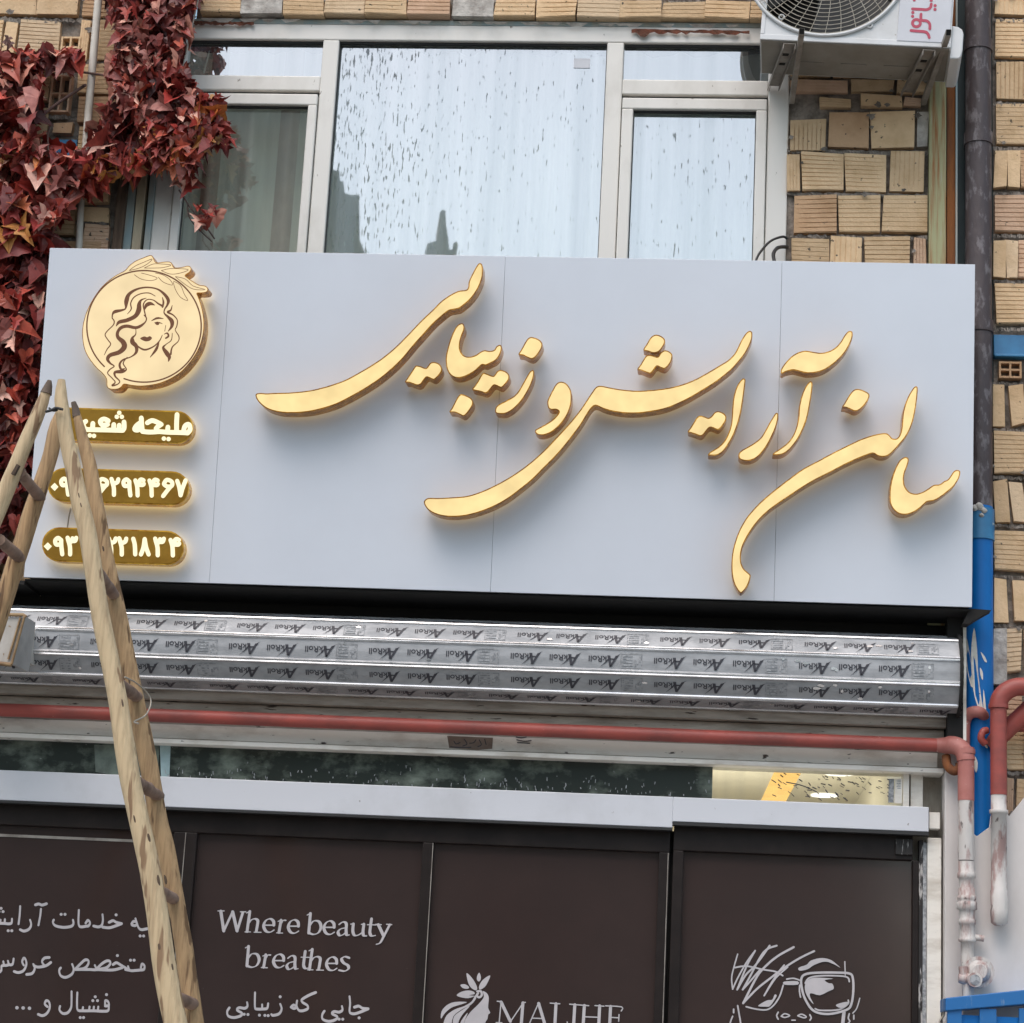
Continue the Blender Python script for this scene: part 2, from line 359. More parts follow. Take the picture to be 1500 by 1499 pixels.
# the house opposite whose roofline is mirrored in the window (mirror plane y = .045)
DV = 19.0
def mir(u, v):
    p = U(u, v, DV); return (float(p[0]), .09 - DV, float(p[2]))
roof = [(-250, 95), (300, 112), (300, 132), (452, 140), (470, 205), (481, 247), (492, 250), (497, 249), (498, 265), (503, 266), (505, 283),
        (515, 286), (526, 285), (527, 352), (536, 374), (560, 430), (600, 700), (1300, 1000)]
rp = [mir(u, v) for u, v in roof]
front = [(rp[-1][0], rp[0][1], 0.0), (rp[0][0], rp[0][1], 0.0)] + rp
m_ = MB(); m_.hexa(front, [(a - 1.9, b - 7.0, c) for a, b, c in front])
th = thing('house', 'grey rendered house across the street, seen only as a mirrored roofline in the window glass', 'house', (-8, -22, 0))
m_.build('wall', 'opp', th)
tw = [mir(u, v) for u, v in ((622, 560), (623, 380), (626, 357), (640, 353), (643, 338), (644.5, 311), (648, 307.5), (652.5, 309), (653.5, 330), (657, 352), (658, 366), (663, 366), (664, 357), (668, 354), (671, 358), (670, 366), (666, 373), (665, 560))]
m_ = MB(); m_.hexa(tw, [(a - .16, b - .9, c) for a, b, c in tw]); m_.build('chimney_stack', 'opp', th)
for i in range(5):
    for j in range(2):
        q = MB(); x = -13.5 + i * 2.6; q.box(x, x + 1.2, .09 - DV + .02, .09 - DV + .2, 2.2 + j * 3.4, 3.9 + j * 3.4)
        q.box(x - .06, x + 1.26, .09 - DV + .02, .09 - DV + .26, 2.12 + j * 3.4, 2.2 + j * 3.4); q.build('window', 'oppwin', th)

# ================================================================== BRICK WALLS
def bcol():
    b = random.uniform(.84, 1.12); t = random.random()
    c = (.68, .485, .29) if t < .6 else ((.68, .455, .305) if t < .75 else ((.65, .49, .32) if t < .9 else (.56, .36, .21)))
    return tuple(a * b for a in c)
def brick(mb, quad, Yf, ridge, depth=.09, col=None, mi=0):
    """quad: four photo points (tl, tr, br, bl) on the wall face; ridge: 'h', 'v', 'p' (plain)"""
    col = col or bcol()
    P = [U(u, v, 0) for u, v in quad]
    Yf += random.uniform(-.008, .008)
    a, b, c, d = [np.array([p[0], 0, p[2]]) for p in P]
    # roughly broken edges
    j = lambda: np.array([random.uniform(-.006, .006), 0, random.uniform(-.006, .006)])
    a, b, c, d = a + j(), b + j(), c + j(), d + j()
    tilt = random.uniform(-.007, .007); gd = random.choice((.002, .003, .0045))
    if ridge == 'p': n = 1
    else: n = max(4, int((np.linalg.norm(a - d) if ridge == 'h' else np.linalg.norm(a - b)) / .021))
    prof = []
    for k in range(n):
        prof += [(k / n + .0, .0), (k / n + (.80 if n > 1 else 1) / n, .0)]
        if n > 1: prof += [(k / n + .84 / n, gd), ((k + .96) / n, gd)]
    prof[-1] = (1.0, prof[-1][1])
    vs = []
    for t, y in prof:
        if ridge == 'v': p0, p1 = a + (b - a) * t, d + (c - d) * t
        else: p0, p1 = a + (d - a) * t, b + (c - b) * t
        vs.append((p0[0], Yf + y + tilt, p0[2])); vs.append((p1[0], Yf + y - tilt, p1[2]))
    k = len(prof)
    fs = [(2 * i, 2 * i + 1, 2 * i + 3, 2 * i + 2) for i in range(k - 1)]
    mb.add(vs, fs, mi, col)
    e = .002
    mb.hexa([(p[0] , Yf + .006, p[2]) for p in (a, b, c, d)], [(p[0], Yf + depth, p[2]) for p in (a, b, c, d)], mi, col)
def brect(mb, x0, y0, x1, y1, ridge, sc, off, Yf=-.02, **kw):
    q = zt([(x0, y0), (x1, y0), (x1, y1), (x0, y1)], sc, off)
    s = (q[0][0] - 1408) / 12300      # plumb lines and courses follow the wall's own perspective
    h = (q[3][1] - q[0][1]) * s * .5; g_ = (q[0][1] + 255) / 35400 * (q[1][0] - q[0][0]) * .5
    q = [(q[0][0] - h * 1, q[0][1] - g_), (q[1][0] - h, q[1][1] + g_), (q[2][0] + h, q[2][1] + g_), (q[3][0] + h, q[3][1] - g_)]
    brick(mb, q, Yf, ridge, **kw)
    for _ in range(random.choice((0, 0, 1, 1, 2))):       # mortar smeared over an edge, a chipped corner
        a, b = random.choice(((q[0], q[1]), (q[1], q[2]), (q[2], q[3]), (q[3], q[0]))); t = random.random()
        c = U(a[0] + (b[0] - a[0]) * t, a[1] + (b[1] - a[1]) * t, 0); r = random.uniform(.008, .022)
        mb.add([(c[0] + r * cos(an) * random.uniform(.5, 1.5), Yf - .0105 - random.uniform(0, .003), c[2] + r * .8 * sin(an) * random.uniform(.5, 1.4)) for an in np.linspace(0, 2 * pi, 11)[:-1]], [tuple(range(10))], 1)
def hollow(mb, x0, y0, x1, y1, sc, off, nx=2, ny=2, Yf=-.03):
    """brick laid with its hollow end outwards: webs round open cells"""
    (u0, v0), (u1, v1) = zt([(x0, y0), (x1, y1)], sc, off)
    a = U(u0, v0); b = U(u1, v1); X0, X1, Z1, Z0 = a[0], b[0], a[2], b[2]
    c = bcol(); t = .009
    for i in range(nx + 1):
        x = X0 + (X1 - X0 - t) * i / nx; mb.box(x, x + t, Yf, Yf + .1, Z0, Z1, 0, c)
    for j in range(ny + 1):
        z = Z0 + (Z1 - Z0 - t) * j / ny
        for i in range(nx):
            xa = X0 + (X1 - X0 - t) * i / nx + t; xb = X0 + (X1 - X0 - t) * (i + 1) / nx
            mb.box(xa, xb, Yf + .002, Yf + .1, z, z + t, 0, c)
def shim(mb, u0, v0, u1, v1, n, Yf=-.004, amp=3):
    """ragged lump of mortar squeezed out of a bed joint"""
    top = []; bot = []
    for i in range(n + 1):
        t = i / n; u = u0 + (u1 - u0) * t; v = v0 + (v1 - v0) * t
        top.append((u, v - random.uniform(.6, amp))); bot.append((u, v + random.uniform(.6, amp)))
    for i in range(n):
        q = [U(*p, Yf - random.uniform(0, .012)) for p in (top[i], top[i + 1], bot[i + 1], bot[i])]
        mb.add(q, [(0, 3, 2, 1)], 1)

PL = (.52, .50, .45)
# --- wall between window and column
mb = MB()
O4 = (1050, 0); s4 = 3.3333
for a in [(505, 485, 655, 525, 'h'), (700, 475, 900, 525, 'p'), (915, 480, 1000, 525, 'h'), (360, 590, 528, 748, 'v'), (543, 552, 745, 725, 'p'),
          (752, 550, 965, 725, 'p'), (345, 760, 405, 940, 'v'), (415, 755, 620, 938, 'h'),
          (625, 755, 828, 940, 'h'), (848, 750, 1015, 940, 'v'), (378, 960, 588, 1140, 'h'), (592, 960, 800, 1140, 'h'), (808, 960, 1022, 1142, 'h'),
          (365, 1170, 548, 1370, 'h'), (556, 1165, 705, 1370, 'v'), (722, 1165, 935, 1370, 'h'), (958, 1170, 1020, 1370, 'v'),
          (360, 395, 640, 460, 'h'), (660, 395, 860, 455, 'p'), (880, 395, 1020, 460, 'h'),
          (360, 200, 560, 380, 'h'), (570, 200, 780, 380, 'h'), (790, 200, 1020, 380, 'h'), (360, 0, 560, 180, 'h'), (570, 0, 780, 180, 'h'), (790, 0, 1020, 180, 'h'),
          (365, 1395, 548, 1570, 'h'), (556, 1395, 735, 1570, 'h'), (745, 1395, 1020, 1570, 'h')]:
    brect(mb, *a, s4, O4)
brect(mb, 975, 550, 1030, 725, 'p', s4, O4, mi=2, col=PL)
for v, n in ((222, 16), (284, 14), (346, 16)):
    shim(mb, 1153, v, 1358, v + 3, n * 3, amp=4)
x0, x1 = X(1152, 384), X(1361, 300)
mb.box(x0 - .02, x1, .015, .3, Z(1250, 480), Z(1250, -90), 1)
mb.build('brick_wall', ['brick', 'mortar', 'plaster'])
tag(bpy.data.objects['brick_wall'], 'short stretch of tan ridged brick between the window and the rusty steel column', 'wall', 'tan brick walls of the building')
# --- far right wall
mb = MB()
for a in [(1360, -190, 1560, -10, 'h'), (1360, 0, 1560, 80, 'v'), (1360, 100, 1560, 288, 'h'), (1362, 315, 1560, 495, 'v'), (1358, 515, 1560, 712, 'h'), (1352, 742, 1413, 920, 'p'),
          (1418, 742, 1475, 920, 'p'), (1479, 742, 1560, 920, 'h'), (1352, 960, 1560, 1140, 'h')]:
    brect(mb, *a, s4, O4)
s5 = 4.28; O5 = (1350, 350)
for a in [(446, 20, 520, 250, 'p'), (527, 20, 600, 248, 'p'), (606, 10, 720, 248, 'h'), (462, 290, 760, 540, 'h'), (445, 1220, 760, 1475, 'h'), (660, 780, 780, 885, 'h')]:
    brect(mb, *a, s5, O5)
brick(mb, zt([(445, 920), (522, 925), (528, 1178), (448, 1172)], s5, O5), -.02, 'p')
brick(mb, zt([(534, 925), (622, 918), (652, 1165), (566, 1180)], s5, O5), -.02, 'p')
brick(mb, zt([(655, 925), (760, 920), (770, 1165), (670, 1175)], s5, O5), -.02, 'h')
hollow(mb, 480, 780, 622, 885, s5, O5)
s6 = 3.747; O6 = (1350, 650)
brick(mb, zt([(398, 218), (466, 205), (484, 430), (408, 430)], s6, O6), -.02, 'p')
brick(mb, zt([(478, 222), (545, 218), (580, 430), (496, 430)], s6, O6), -.02, 'p')
brick(mb, zt([(556, 222), (700, 218), (700, 430), (588, 430)], s6, O6), -.02, 'h')
for a in [(398, 490, 660, 705, 'h'), (398, 748, 470, 980, 'p'), (500, 760, 640, 980, 'p'), (462, 1022, 545, 1258, 'h'), (560, 1022, 700, 1258, 'h')]:
    brect(mb, *a, s6, O6)
brect(mb, 390, 1015, 460, 1330, 'p', s6, O6, mi=2, col=PL)
s7 = 7.49; O7 = (1380, 1000)
for a in [(690, 530, 890, 960, 'h'), (905, 530, 1200, 960, 'h'), (698, 1050, 770, 1460, 'v'), (820, 1060, 1100, 1450, 'h'), (690, 100, 880, 460, 'h'), (900, 100, 1200, 460, 'h'), (690, 1500, 1100, 1900, 'h'),
          (690, 1950, 1100, 2350, 'h'), (690, 2400, 1100, 2800, 'h')]:
    brect(mb, *a, s7, O7)
for v in (29, 92, 152, 218, 283, 345, 412, 482, 562, 630, 700, 770, 845, 917, 1132):
    shim(mb, 1455, v, 1530, v + 2, 26, amp=4)
xr = X(1456, 500)
mb.box(xr, xr + 3.2, .015, .3, Z(1500, 1600), Z(1500, -120), 1)
o = mb.build('brick_wall', ['brick', 'mortar', 'plaster'])
tag(o, 'tall tan brick wall to the right of the dark brown downpipe', 'wall', 'tan brick walls of the building')
# --- course over the window
mb = MB()
def lv(u): return 8 + (u - 400) * .0085
xs = [296, 356, 417, 477, 537, 597.5, 661.5, 725, 786, 845, 907.5, 969, 1033, 1097, 1160]
for i in range(len(xs) - 1):
    u0, u1 = xs[i] + .8, xs[i + 1] - .8; t0, t1 = lv(u0) - 5 + random.uniform(-1.5, 1), lv(u1) - 5 + random.uniform(-1.5, 1)
    pl = i in (1, 6)
    b0 = 24 + (u0 - 296) * .0125; b1 = 24 + (u1 - 296) * .0125
    brick(mb, [(u0 + 1, t0), (u1 + 1, t1), (u1 - 1, b1), (u0 - 1, b0)], -.045, 'p' if pl else 'h', col=PL if pl else None, mi=2 if pl else 0, depth=.12)
for i in range(len(xs) - 1):
    u0, u1 = xs[i] - 22, xs[i + 1] - 26
    brick(mb, [(u0 + 4, -62), (u1 + 4, -61), (u1, -6), (u0, -7)], -.02, 'h', depth=.12)
for i in range(len(xs) - 1):       # mortar tongues hanging under the course
    for q in range(2):
        u = random.uniform(xs[i], xs[i + 1]); wd = random.uniform(8, 18); v = 26.5 + (u - 296) * .0125
        mb.add([U(u - wd, v, -.035), U(u + wd, v, -.04), U(u + wd * .4, v + random.uniform(3, 6.5), -.025), U(u - wd * .5, v + random.uniform(3, 6), -.025)], [(0, 1, 2, 3)], 2)
shim(mb, 285, -1, 1100, 3, 160, Yf=-.01, amp=3.5)
z0 = Z(700, 34); mb.box(X(285, 40), X(1152, 40), .02, .3, z0, Z(700, -120), 1)
o = mb.build('brick_wall', ['brick', 'mortar', 'plaster'])
tag(o, 'single course of tan bricks with ragged mortar running over the window head', 'wall', 'tan brick walls of the building')
# --- left wall behind the creeper
mb = MB()
O8 = (0, 0); s8 = 6.0
for a in [(0, -230, 330, -60, 'h'), (340, -230, 700, -60, 'h'), (740, -230, 1100, -60, 'h'), (1110, -230, 1500, -60, 'h'), (0, -40, 330, 130, 'p'), (338, -40, 690, 138, 'p'), (742, -40, 1080, 170, 'h'), (1090, -40, 1500, 170, 'h'), (-200, 190, 25, 500, 'h'), (40, 205, 145, 500, 'p'),
          (168, 195, 530, 500, 'h'), (716, 200, 790, 560, 'v'), (840, 200, 1200, 540, 'h'), (1210, 200, 1600, 540, 'h'), (-200, 580, 100, 900, 'h'), (118, 580, 455, 900, 'h'), (690, 862, 1070, 1095, 'h'),
          (690, 580, 1060, 840, 'h'), (1080, 580, 1250, 1090, 'v'), (-200, 960, 430, 1200, 'p'), (480, 1095, 640, 1180, 'p'), (680, 1130, 1000, 1400, 'h'), (-200, 1230, 420, 1440, 'h'), (1010, 1130, 1250, 1400, 'h')]:
    brect(mb, *a, s8, O8)
hollow(mb, 556, 345, 704, 530, s8, O8); hollow(mb, 470, 680, 612, 1005, s8, O8)
s9 = 4.286; O9 = (0, 200)
for a in [(520, 250, 690, 425, 'h'), (525, 560, 685, 760, 'h'), (-100, 250, 300, 420, 'h'), (-150, 450, 200, 620, 'h'), (215, 450, 480, 620, 'h'), (525, 450, 688, 540, 'p')]:
    brect(mb, *a, s9, O9)
for r in range(9):
    for k in range(4):
        u = -110 + k * 66 + (r % 2) * 30; v = 355 + r * 58
        brick(mb, [(u, v), (u + 62, v + 1), (u + 57, v + 53), (u - 5, v + 52)], -.02, 'h')
for v in (28, 88, 170, 262, 325, 350, 408, 466, 524, 582, 640):
    shim(mb, -30, v, 160, v + 3, 50, amp=5)
mb.box(X(-260, 300), X(180, 330), .02, .3, Z(80, 880), Z(80, -120), 1)
o = mb.build('brick_wall', ['brick', 'mortar', 'plaster'])
tag(o, 'tan brick wall at the left, half hidden behind the red creeper', 'wall', 'tan brick walls of the building')
# blue painted beams showing in the brickwork
for (u0, v0, u1, v1, lab) in ((70, 203, 109, 236, 'light blue painted steel beam end showing under the creeper'), (1456, 489, 1540, 526, 'blue painted steel beam showing in the brick wall right of the downpipe')):
    a, b = U(u0, v0, -.01), U(u1, v1, -.01); q = MB()
    zt_, zb_ = a[2], b[2]
    q.box(a[0], b[0], .0, .06, zb_, zt_, 0); q.box(a[0], b[0], -.035, .0, zb_, zb_ + .012, 0)
    tag(q.build('steel_beam', 'bluelight', bevel=.003), lab, 'beam')
    MT_dark = MB(); 
# hidden wall behind the sign and below it
mb = MB()
mb.box(X(180, 330), X(1361, 400), .06, .3, 3.42, Z(700, 385, .05) - .28)
tag(mb.build('rendered_wall', 'plaster'), 'grey rendered strip of wall hidden behind the white shop sign', 'wall')

mb = MB(); zu = Z(700, -112); mb.box(X(-260, 300) - 1.0, X(1456, 500) + 3.2, .004, .29, zu, zu + 3.5)
tag(mb.build('upper_wall', 'plaster'), 'plain rendered wall higher up, above the brick courses and out of the frame', 'wall')

# ================================================================== STEEL COLUMN, PIPES AT THE RIGHT
def vstrip(mb, ua, ub, v, Y0, Y1, z0, z1, mi=0):
    mb.box(X(ua, v, Y0), X(ub, v, Y0), Y0, Y1, z0, z1, mi)
zt0, zb0 = Z(1400, -110), 3.68
th = thing('steel_column', 'olive and rust streaked steel column between the brickwork and the dark downpipe', 'column', (X(1380, 300), 0, zb0))
q = MB(); vstrip(q, 1361, 1386, 300, -.045, .05, zb0, zt0); q.build('flange', 'column', th, bevel=.003)
q = MB(); vstrip(q, 1387, 1399.5, 300, -.03, .05, zb0, zt0); q.build('rusted_edge', 'rust', th, bevel=.002)
q = MB(); vstrip(q, 1400, 1402.5, 300, -.05, .05, zb0, zt0); q.build('edge_strip', 'paleblue', th)
q = MB(); vstrip(q, 1403, 1456.5, 300, .02, .06, 1.2, zt0); tag(q.build('recess_panel', 'teal'), 'narrow dark teal strip of wall behind the downpipe', 'wall')
# downpipe
Yp = -.06
th = thing('downpipe', 'dark brown rainwater pipe running up beside the sign', 'pipe', (X(1432, 500, Yp), Yp, 4.2))
zc_ = Z(1440, 745, Yp)
def pipe_profile(path_uv, Y, r, name, m, parent, n=20, jit=.0, mi=0):
    q = MB(); q.tube([U(u, v, Y) for u, v in path_uv], r, n, jit=jit); return q.build(name, m, parent)
x0 = X(1434.5, 0, Yp); x1_ = X(1432, 745, Yp)
x0 = x1_ = (x0 + x1_) / 2
rp_ = (X(1453, 300, Yp) - X(1414, 300, Yp)) / 2
q = MB(); q.tube([(x0, Yp, zt0), (x0, Yp, 6.2), (x0, Yp, 5.6), (x1_, Yp, 5.0), (x1_, Yp, zc_)], rp_, 24, jit=.012)
q.build('pipe', 'downpipe', th)
for v in (68, 205, 480):
    z = Z(1440, v, Yp); q = MB(); q.tube([(x0, Yp, z - .03), (x0, Yp, z + .03)], rp_ + .006, 24); q.build('collar', 'downpipe', th)
# blue painted lower pipe
Yb = -.07
th = thing('blue_pipe', 'bright blue painted pipe below the brown downpipe with white paint flaking off', 'pipe', (X(1438, 900, Yb), Yb, 1.5))
xb = (X(1437, 800, Yb) + X(1433, 1150, Yb)) / 2; rb = (X(1452, 850, Yb) - X(1412, 850, Yb)) / 2
q = MB(); q.tube([(xb, Yb, zc_ + .0), (xb, Yb, 3.9), (xb, Yb, 3.3), (xb, Yb, 1.3)], rb, 28); q.build('pipe', 'blue', th)
q = MB(); q.tube([(xb, Yb, Z(1440, 748, Yb)), (xb, Yb, Z(1440, 793, Yb))], rb + .007, 28); q.build('collar', 'bluelight', th)
q = MB()
for u_, v_, r_ in ((1428, 744, .016), (1434, 742, .02), (1441, 748, .015), (1438, 755, .012)):
    c_ = U(u_, v_, Yb - rb - .004); q.tube([c_ + np.array([0, 0, r_ * t * .9]) for t in (-1, -.5, 0, .5, 1)], [r_ * .3, r_ * .85, r_, r_ * .8, r_ * .25], 9, jit=.25)
q.build('mortar_lump', 'plaster', th)
def bpl(u, v, off):       # point on the blue pipe's surface
    p = U(u, v, Yb); dx = max(-.99, min(.99, (p[0] - xb) / rb)); y = Yb - (rb + off) * math.sqrt(1 - dx * dx)
    p = U(u, v, y); return (xb + dx * (rb + off), y, p[2])
k = Ink(bpl, .002)
for pts in ([(1425, 920), (1429, 950), (1431, 990), (1437, 1035), (1441, 1042), (1432, 1040), (1424, 1010), (1421, 960)], [(1434, 955), (1440, 962), (1443, 970), (1439, 968)],
            [(1433, 978), (1437, 985), (1437, 996), (1434, 990)], [(1438, 1010), (1441, 1030), (1442, 1046), (1438, 1040)], [(1438, 1086), (1443, 1092), (1444, 1096), (1440, 1094)],
            [(1416, 935), (1420, 965), (1425, 1000), (1421, 1005), (1415, 970)], [(1426, 1108), (1430, 1118), (1428, 1132), (1425, 1122)]):
    k.poly(pts)
k.mb.build('flaked_paint', 'whitepaint', th)

# ================================================================== THE WINDOW
YF, YG, YS = -.0, .045, -.012       # frame face, glass, sash face
zt1 = Z(650, 37, YF); zt2 = Z(650, 60, YF)          # head
xl0 = X(219, 365, YF); xr1 = X(1151, 384, YF)
zbot = 5.02
xLs0, xLg0, xLg1, xLs1 = X(246, 365, YS), X(259, 365, YS), X(434, 370, YS), X(447.5, 370, YS)
xB0, xB1 = X(473.5, 371, YF), X(876, 381, YF)
xRs0, xRg0, xRg1, xRs1 = X(902, 383, YS), X(919, 383, YS), X(1102.5, 384, YS), X(1118.5, 384, YS)
ztr1, ztr0 = (Z(380, 109, YF) + Z(1000, 118, YF)) / 2, (Z(380, 131, YF) + Z(1000, 139.5, YF)) / 2
zs1 = (Z(380, 136, YS) + Z(1000, 144.5, YS)) / 2; zs0 = (Z(380, 152, YS) + Z(1000, 161, YS)) / 2
win = thing('window', 'wide white framed upstairs window mirroring the pale sky above the sign', 'window', ((xl0 + xr1) / 2, 0, zbot))
q = MB(); D1 = .07
q.box(xl0, xr1, YF, D1, zt2, zt1)                                            # head
q.box(xl0, xLs0 - .004, YF, D1, zbot, zt2); q.box(xRs1 + .004, xr1, YF, D1, zbot, zt2)
q.box(xLs1 + .004, xB0, YF + .001, D1, zbot, zt2); q.box(xB1, xRs0 - .004, YF + .001, D1, zbot, zt2)
q.box(xLs0 - .004, xLs1 + .004, YF + .002, D1, ztr0, ztr1); q.box(xRs0 - .004, xRs1 + .004, YF + .002, D1, ztr0, ztr1)
q.box(xl0, xr1, YF, D1, zbot - .07, zbot)
q.build('frame', 'pvc', win, bevel=.006)
for (a, b, c, d) in ((xLs0, xLg0, xLg1, xLs1), (xRs0, xRg0, xRg1, xRs1)):
    q = MB(); q.box(a, d, YS, .06, zs0, zs1); q.box(a, b, YS, .06, zbot + .05, zs0); q.box(c, d, YS, .06, zbot + .05, zs0); q.box(a, d, YS, .06, zbot + .0, zbot + .05)
    sash = q.build('sash', 'pvc', win, bevel=.006)
    q = MB(); e = .007
    q.box(b, c, .01, .03, zs0 - e, zs0 + .001); q.box(b - .001, b + e * .5, .01, .03, zbot + .05, zs0 - e); q.box(c - e * .5, c + .001, .01, .03, zbot + .05, zs0 - e)
    q.build('gasket', 'gasket', sash)
q = MB(); e = .010
q.box(xB0, xB1, .02, .04, zt2 - e, zt2 + .002); q.box(xLs0, xLs1, .02, .04, zt2 - e, zt2 + .002); q.box(xRs0, xRs1, .02, .04, zt2 - e, zt2 + .002)  # dark strips stand in for the shadow gap under the head
q.box(xB0 - .001, xB0 + .004, .02, .04, zbot, zt2 - e); q.box(xB1 - .004, xB1 + .001, .02, .04, zbot, zt2 - e)
q.box(xLs0, xLs1, .03, .05, zs1, ztr0); q.box(xRs0, xRs1, .03, .05, zs1, ztr0)
q.build('gasket', 'gasket', win)
MT['glassbig'] = glass('streaked mirror glass', (.62, .66, .66), .46, (.40, .49, .55), True, .16)
MT['glassclear'] = glass('clearer glass', (.90, .93, .91), .30, (.5, .52, .48), False, .10)
MT['glasstop'] = glass('transom glass', (.62, .66, .66), .44, (.40, .49, .55), False, .10)
def pane(a, b, z0, z1, m, y=YG, lean=0.0):
    q = MB(); q.add([(a, y, z0), (b, y, z0), (b, y + lean, z1), (a, y + lean, z1)], [(0, 1, 2, 3)]); return q.build('pane', m, win)
pane(xB0 - .005, xB1 + .005, zbot, zt2 + .005, 'glassbig')
pane(xLg0 - .005, xLg1 + .005, zbot + .04, zs0 + .005, 'glassclear', YG - .005)
pane(xRg0 - .005, xRg1 + .005, zbot + .04, zs0 + .005, 'glassbig', YG - .005)
pane(xLs0 - .01, xLs1 + .01, ztr1 - .005, zt2 + .005, 'glasstop'); pane(xRs0 - .01, xRs1 + .01, ztr1 - .005, zt2 + .005, 'glasstop')
q = MB(); a = U(841, 86, YG - .002); b = U(864, 100, YG - .002); q.box(a[0], b[0], YG - .004, YG - .0015, b[2], a[2]); q.build('sticker', 'acpanel', win)
# flashing and foam above the head
q = MB(); q.box(xl0, xr1, .004, .06, zt1 + .002, Z(650, 30)); q.build('flashing', 'paleblue', win)
q = MB()
for (u0, u1, v, am) in ((925, 1098, 47, 5), (280, 372, 37, 4.5)):
    n = 26; T = []; B = []
    for i in range(n + 1):
        u = u0 + (u1 - u0) * i / n; vv = v - (4 if u < 500 else 2) + (u - u0) * .012
        T.append(U(u, vv - random.uniform(1, 3), -.012 - random.uniform(0, .01))); B.append(U(u, vv + random.uniform(1.5, am) + (7 if 10 < (u - 925) < 20 else 0), -.014 - random.uniform(0, .01)))
    for i in range(n): q.add([T[i], T[i + 1], B[i + 1], B[i]], [(0, 3, 2, 1)], 0)
q.build('foam_smear', 'redbrown', win)
# side strips at the left jamb
th = thing('jamb_cladding', 'stack of old brown, pale blue and cream timber strips at the left window jamb', 'cladding', (X(190, 365), 0, 5.0))
zz0, zz1 = 5.0, Z(250, 40)
for (ua, ub, y0, nm, m) in ((163, 177, -.03, 'post', 'brownpost'), (178, 191, .0, 'strip', 'paleblue'), (192, 205, -.015, 'strip', 'cream'), (209.5, 218.5, -.01, 'strip', 'paleblue')):
    q = MB(); q.box(X(ua, 365, y0), X(ub, 365, y0), y0, .08, zz0, zz1); q.build(nm, m, th, bevel=.003)
q = MB(); q.box(X(160, 365, .0), X(222, 365, .03), .08, .12, zz0, zz1); q.build('backing', 'dark', th)
# curtain and dim room behind the glass
q = MB(); n = 240; xa, xb_ = xl0 + .02, xr1 - .02; vs_ = []
for i in range(n + 1):
    x = xa + (xb_ - xa) * i / n; y = .30 + .028 * sin(x * 27 + 1.5 * sin(x * 5)) + .012 * sin(x * 61)
    vs_ += [(x, y, zbot - .05), (x, y * 1 + .01, zt1)]
q.add(vs_, [(2 * i, 2 * i + 2, 2 * i + 3, 2 * i + 1) for i in range(n)], 0, (1, 1, 1), True)
for i in range(n):
    x = xa + (xb_ - xa) * (i + .5) / n
    if (X(290, 300, .3) < x < X(318, 300, .3)): q.m[i] = 1
    if (X(400, 300, .3) < x < X(428, 300, .3)): q.m[i] = 1
tag(q.build('curtain', ['curtain', 'stripe']), 'sheer grey green curtain hanging behind the left window sash', 'curtain')
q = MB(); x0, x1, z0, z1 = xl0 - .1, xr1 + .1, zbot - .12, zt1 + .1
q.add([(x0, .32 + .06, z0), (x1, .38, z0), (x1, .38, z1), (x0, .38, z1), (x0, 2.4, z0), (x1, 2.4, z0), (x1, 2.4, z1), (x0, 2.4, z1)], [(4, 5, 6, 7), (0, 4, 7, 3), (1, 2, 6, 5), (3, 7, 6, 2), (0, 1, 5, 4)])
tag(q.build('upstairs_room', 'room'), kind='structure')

# ================================================================== AIR CONDITIONER
# the unit hangs slightly turned and dropped to the right
yaw, rol = R_(-2.2), R_(-3.4)
Rm = np.array(Matrix.Rotation(yaw, 3, 'Z') @ Matrix.Rotation(-rol, 3, 'Y'))
AO = U(1113, 58, -.47)                       # lower left front corner
def A(x, y, z): return AO + Rm @ np.array([x, y, z])
def AP(u, v, off=0.0):                       # point on the unit's front face
    return RP(u, v, A(0, -off, 0), Rm @ np.array([0, -1.0, 0]))
AW = float(np.linalg.norm(AP(1392, 76) - AO)); AD, AH = .36, .62
ac = thing('air_conditioner', 'dusty white outdoor air conditioner unit hung on the wall above the brickwork', 'air conditioner', A(AW / 2, AD / 2, 0))
def abox(mb, x0, x1, y0, y1, z0, z1, mi=0):
    P = [A(x, y, z) for z in (z0, z1) for (x, y) in ((x0, y0), (x1, y0), (x1, y1), (x0, y1))]
    mb.add(P, [(0, 3, 2, 1), (4, 5, 6, 7), (0, 1, 5, 4), (1, 2, 6, 5), (2, 3, 7, 6), (3, 0, 4, 7)], mi)
fc = AP(1211, -55); fl = np.linalg.inv(Rm) @ (fc - AO); fcx, fcz = float(fl[0]), float(fl[2])
fr = float(np.linalg.norm(AP(1211, 52) - fc))
# front sheet with round opening
q = MB(); n = 64; ring = [(fcx + fr * cos(2 * pi * i / n), fcz + fr * sin(2 * pi * i / n)) for i in range(n)]
def sq(i):
    a = 2 * pi * i / n; c, s = cos(a), sin(a); x0, x1, z0, z1 = 0, AW, 0.0, AH
    t = min(((x1 - fcx) / c if c > 1e-6 else 9), ((x0 - fcx) / c if c < -1e-6 else 9), ((z1 - fcz) / s if s > 1e-6 else 9), ((z0 - fcz) / s if s < -1e-6 else 9))
    return (fcx + c * t, fcz + s * t)
out = [sq(i) for i in range(n)]
cor = [(0, 0), (AW, 0), (AW, AH), (0, AH)]
vs_ = [A(x, 0, z) for x, z in ring] + [A(x, 0, z) for x, z in out] + [A(x, .04, z) for x, z in ring]
q.add(vs_, [(i, n + i, n + (i + 1) % n, (i + 1) % n) for i in range(n)] + [(i, (i + 1) % n, 2 * n + (i + 1) % n, 2 * n + i) for i in range(n)])
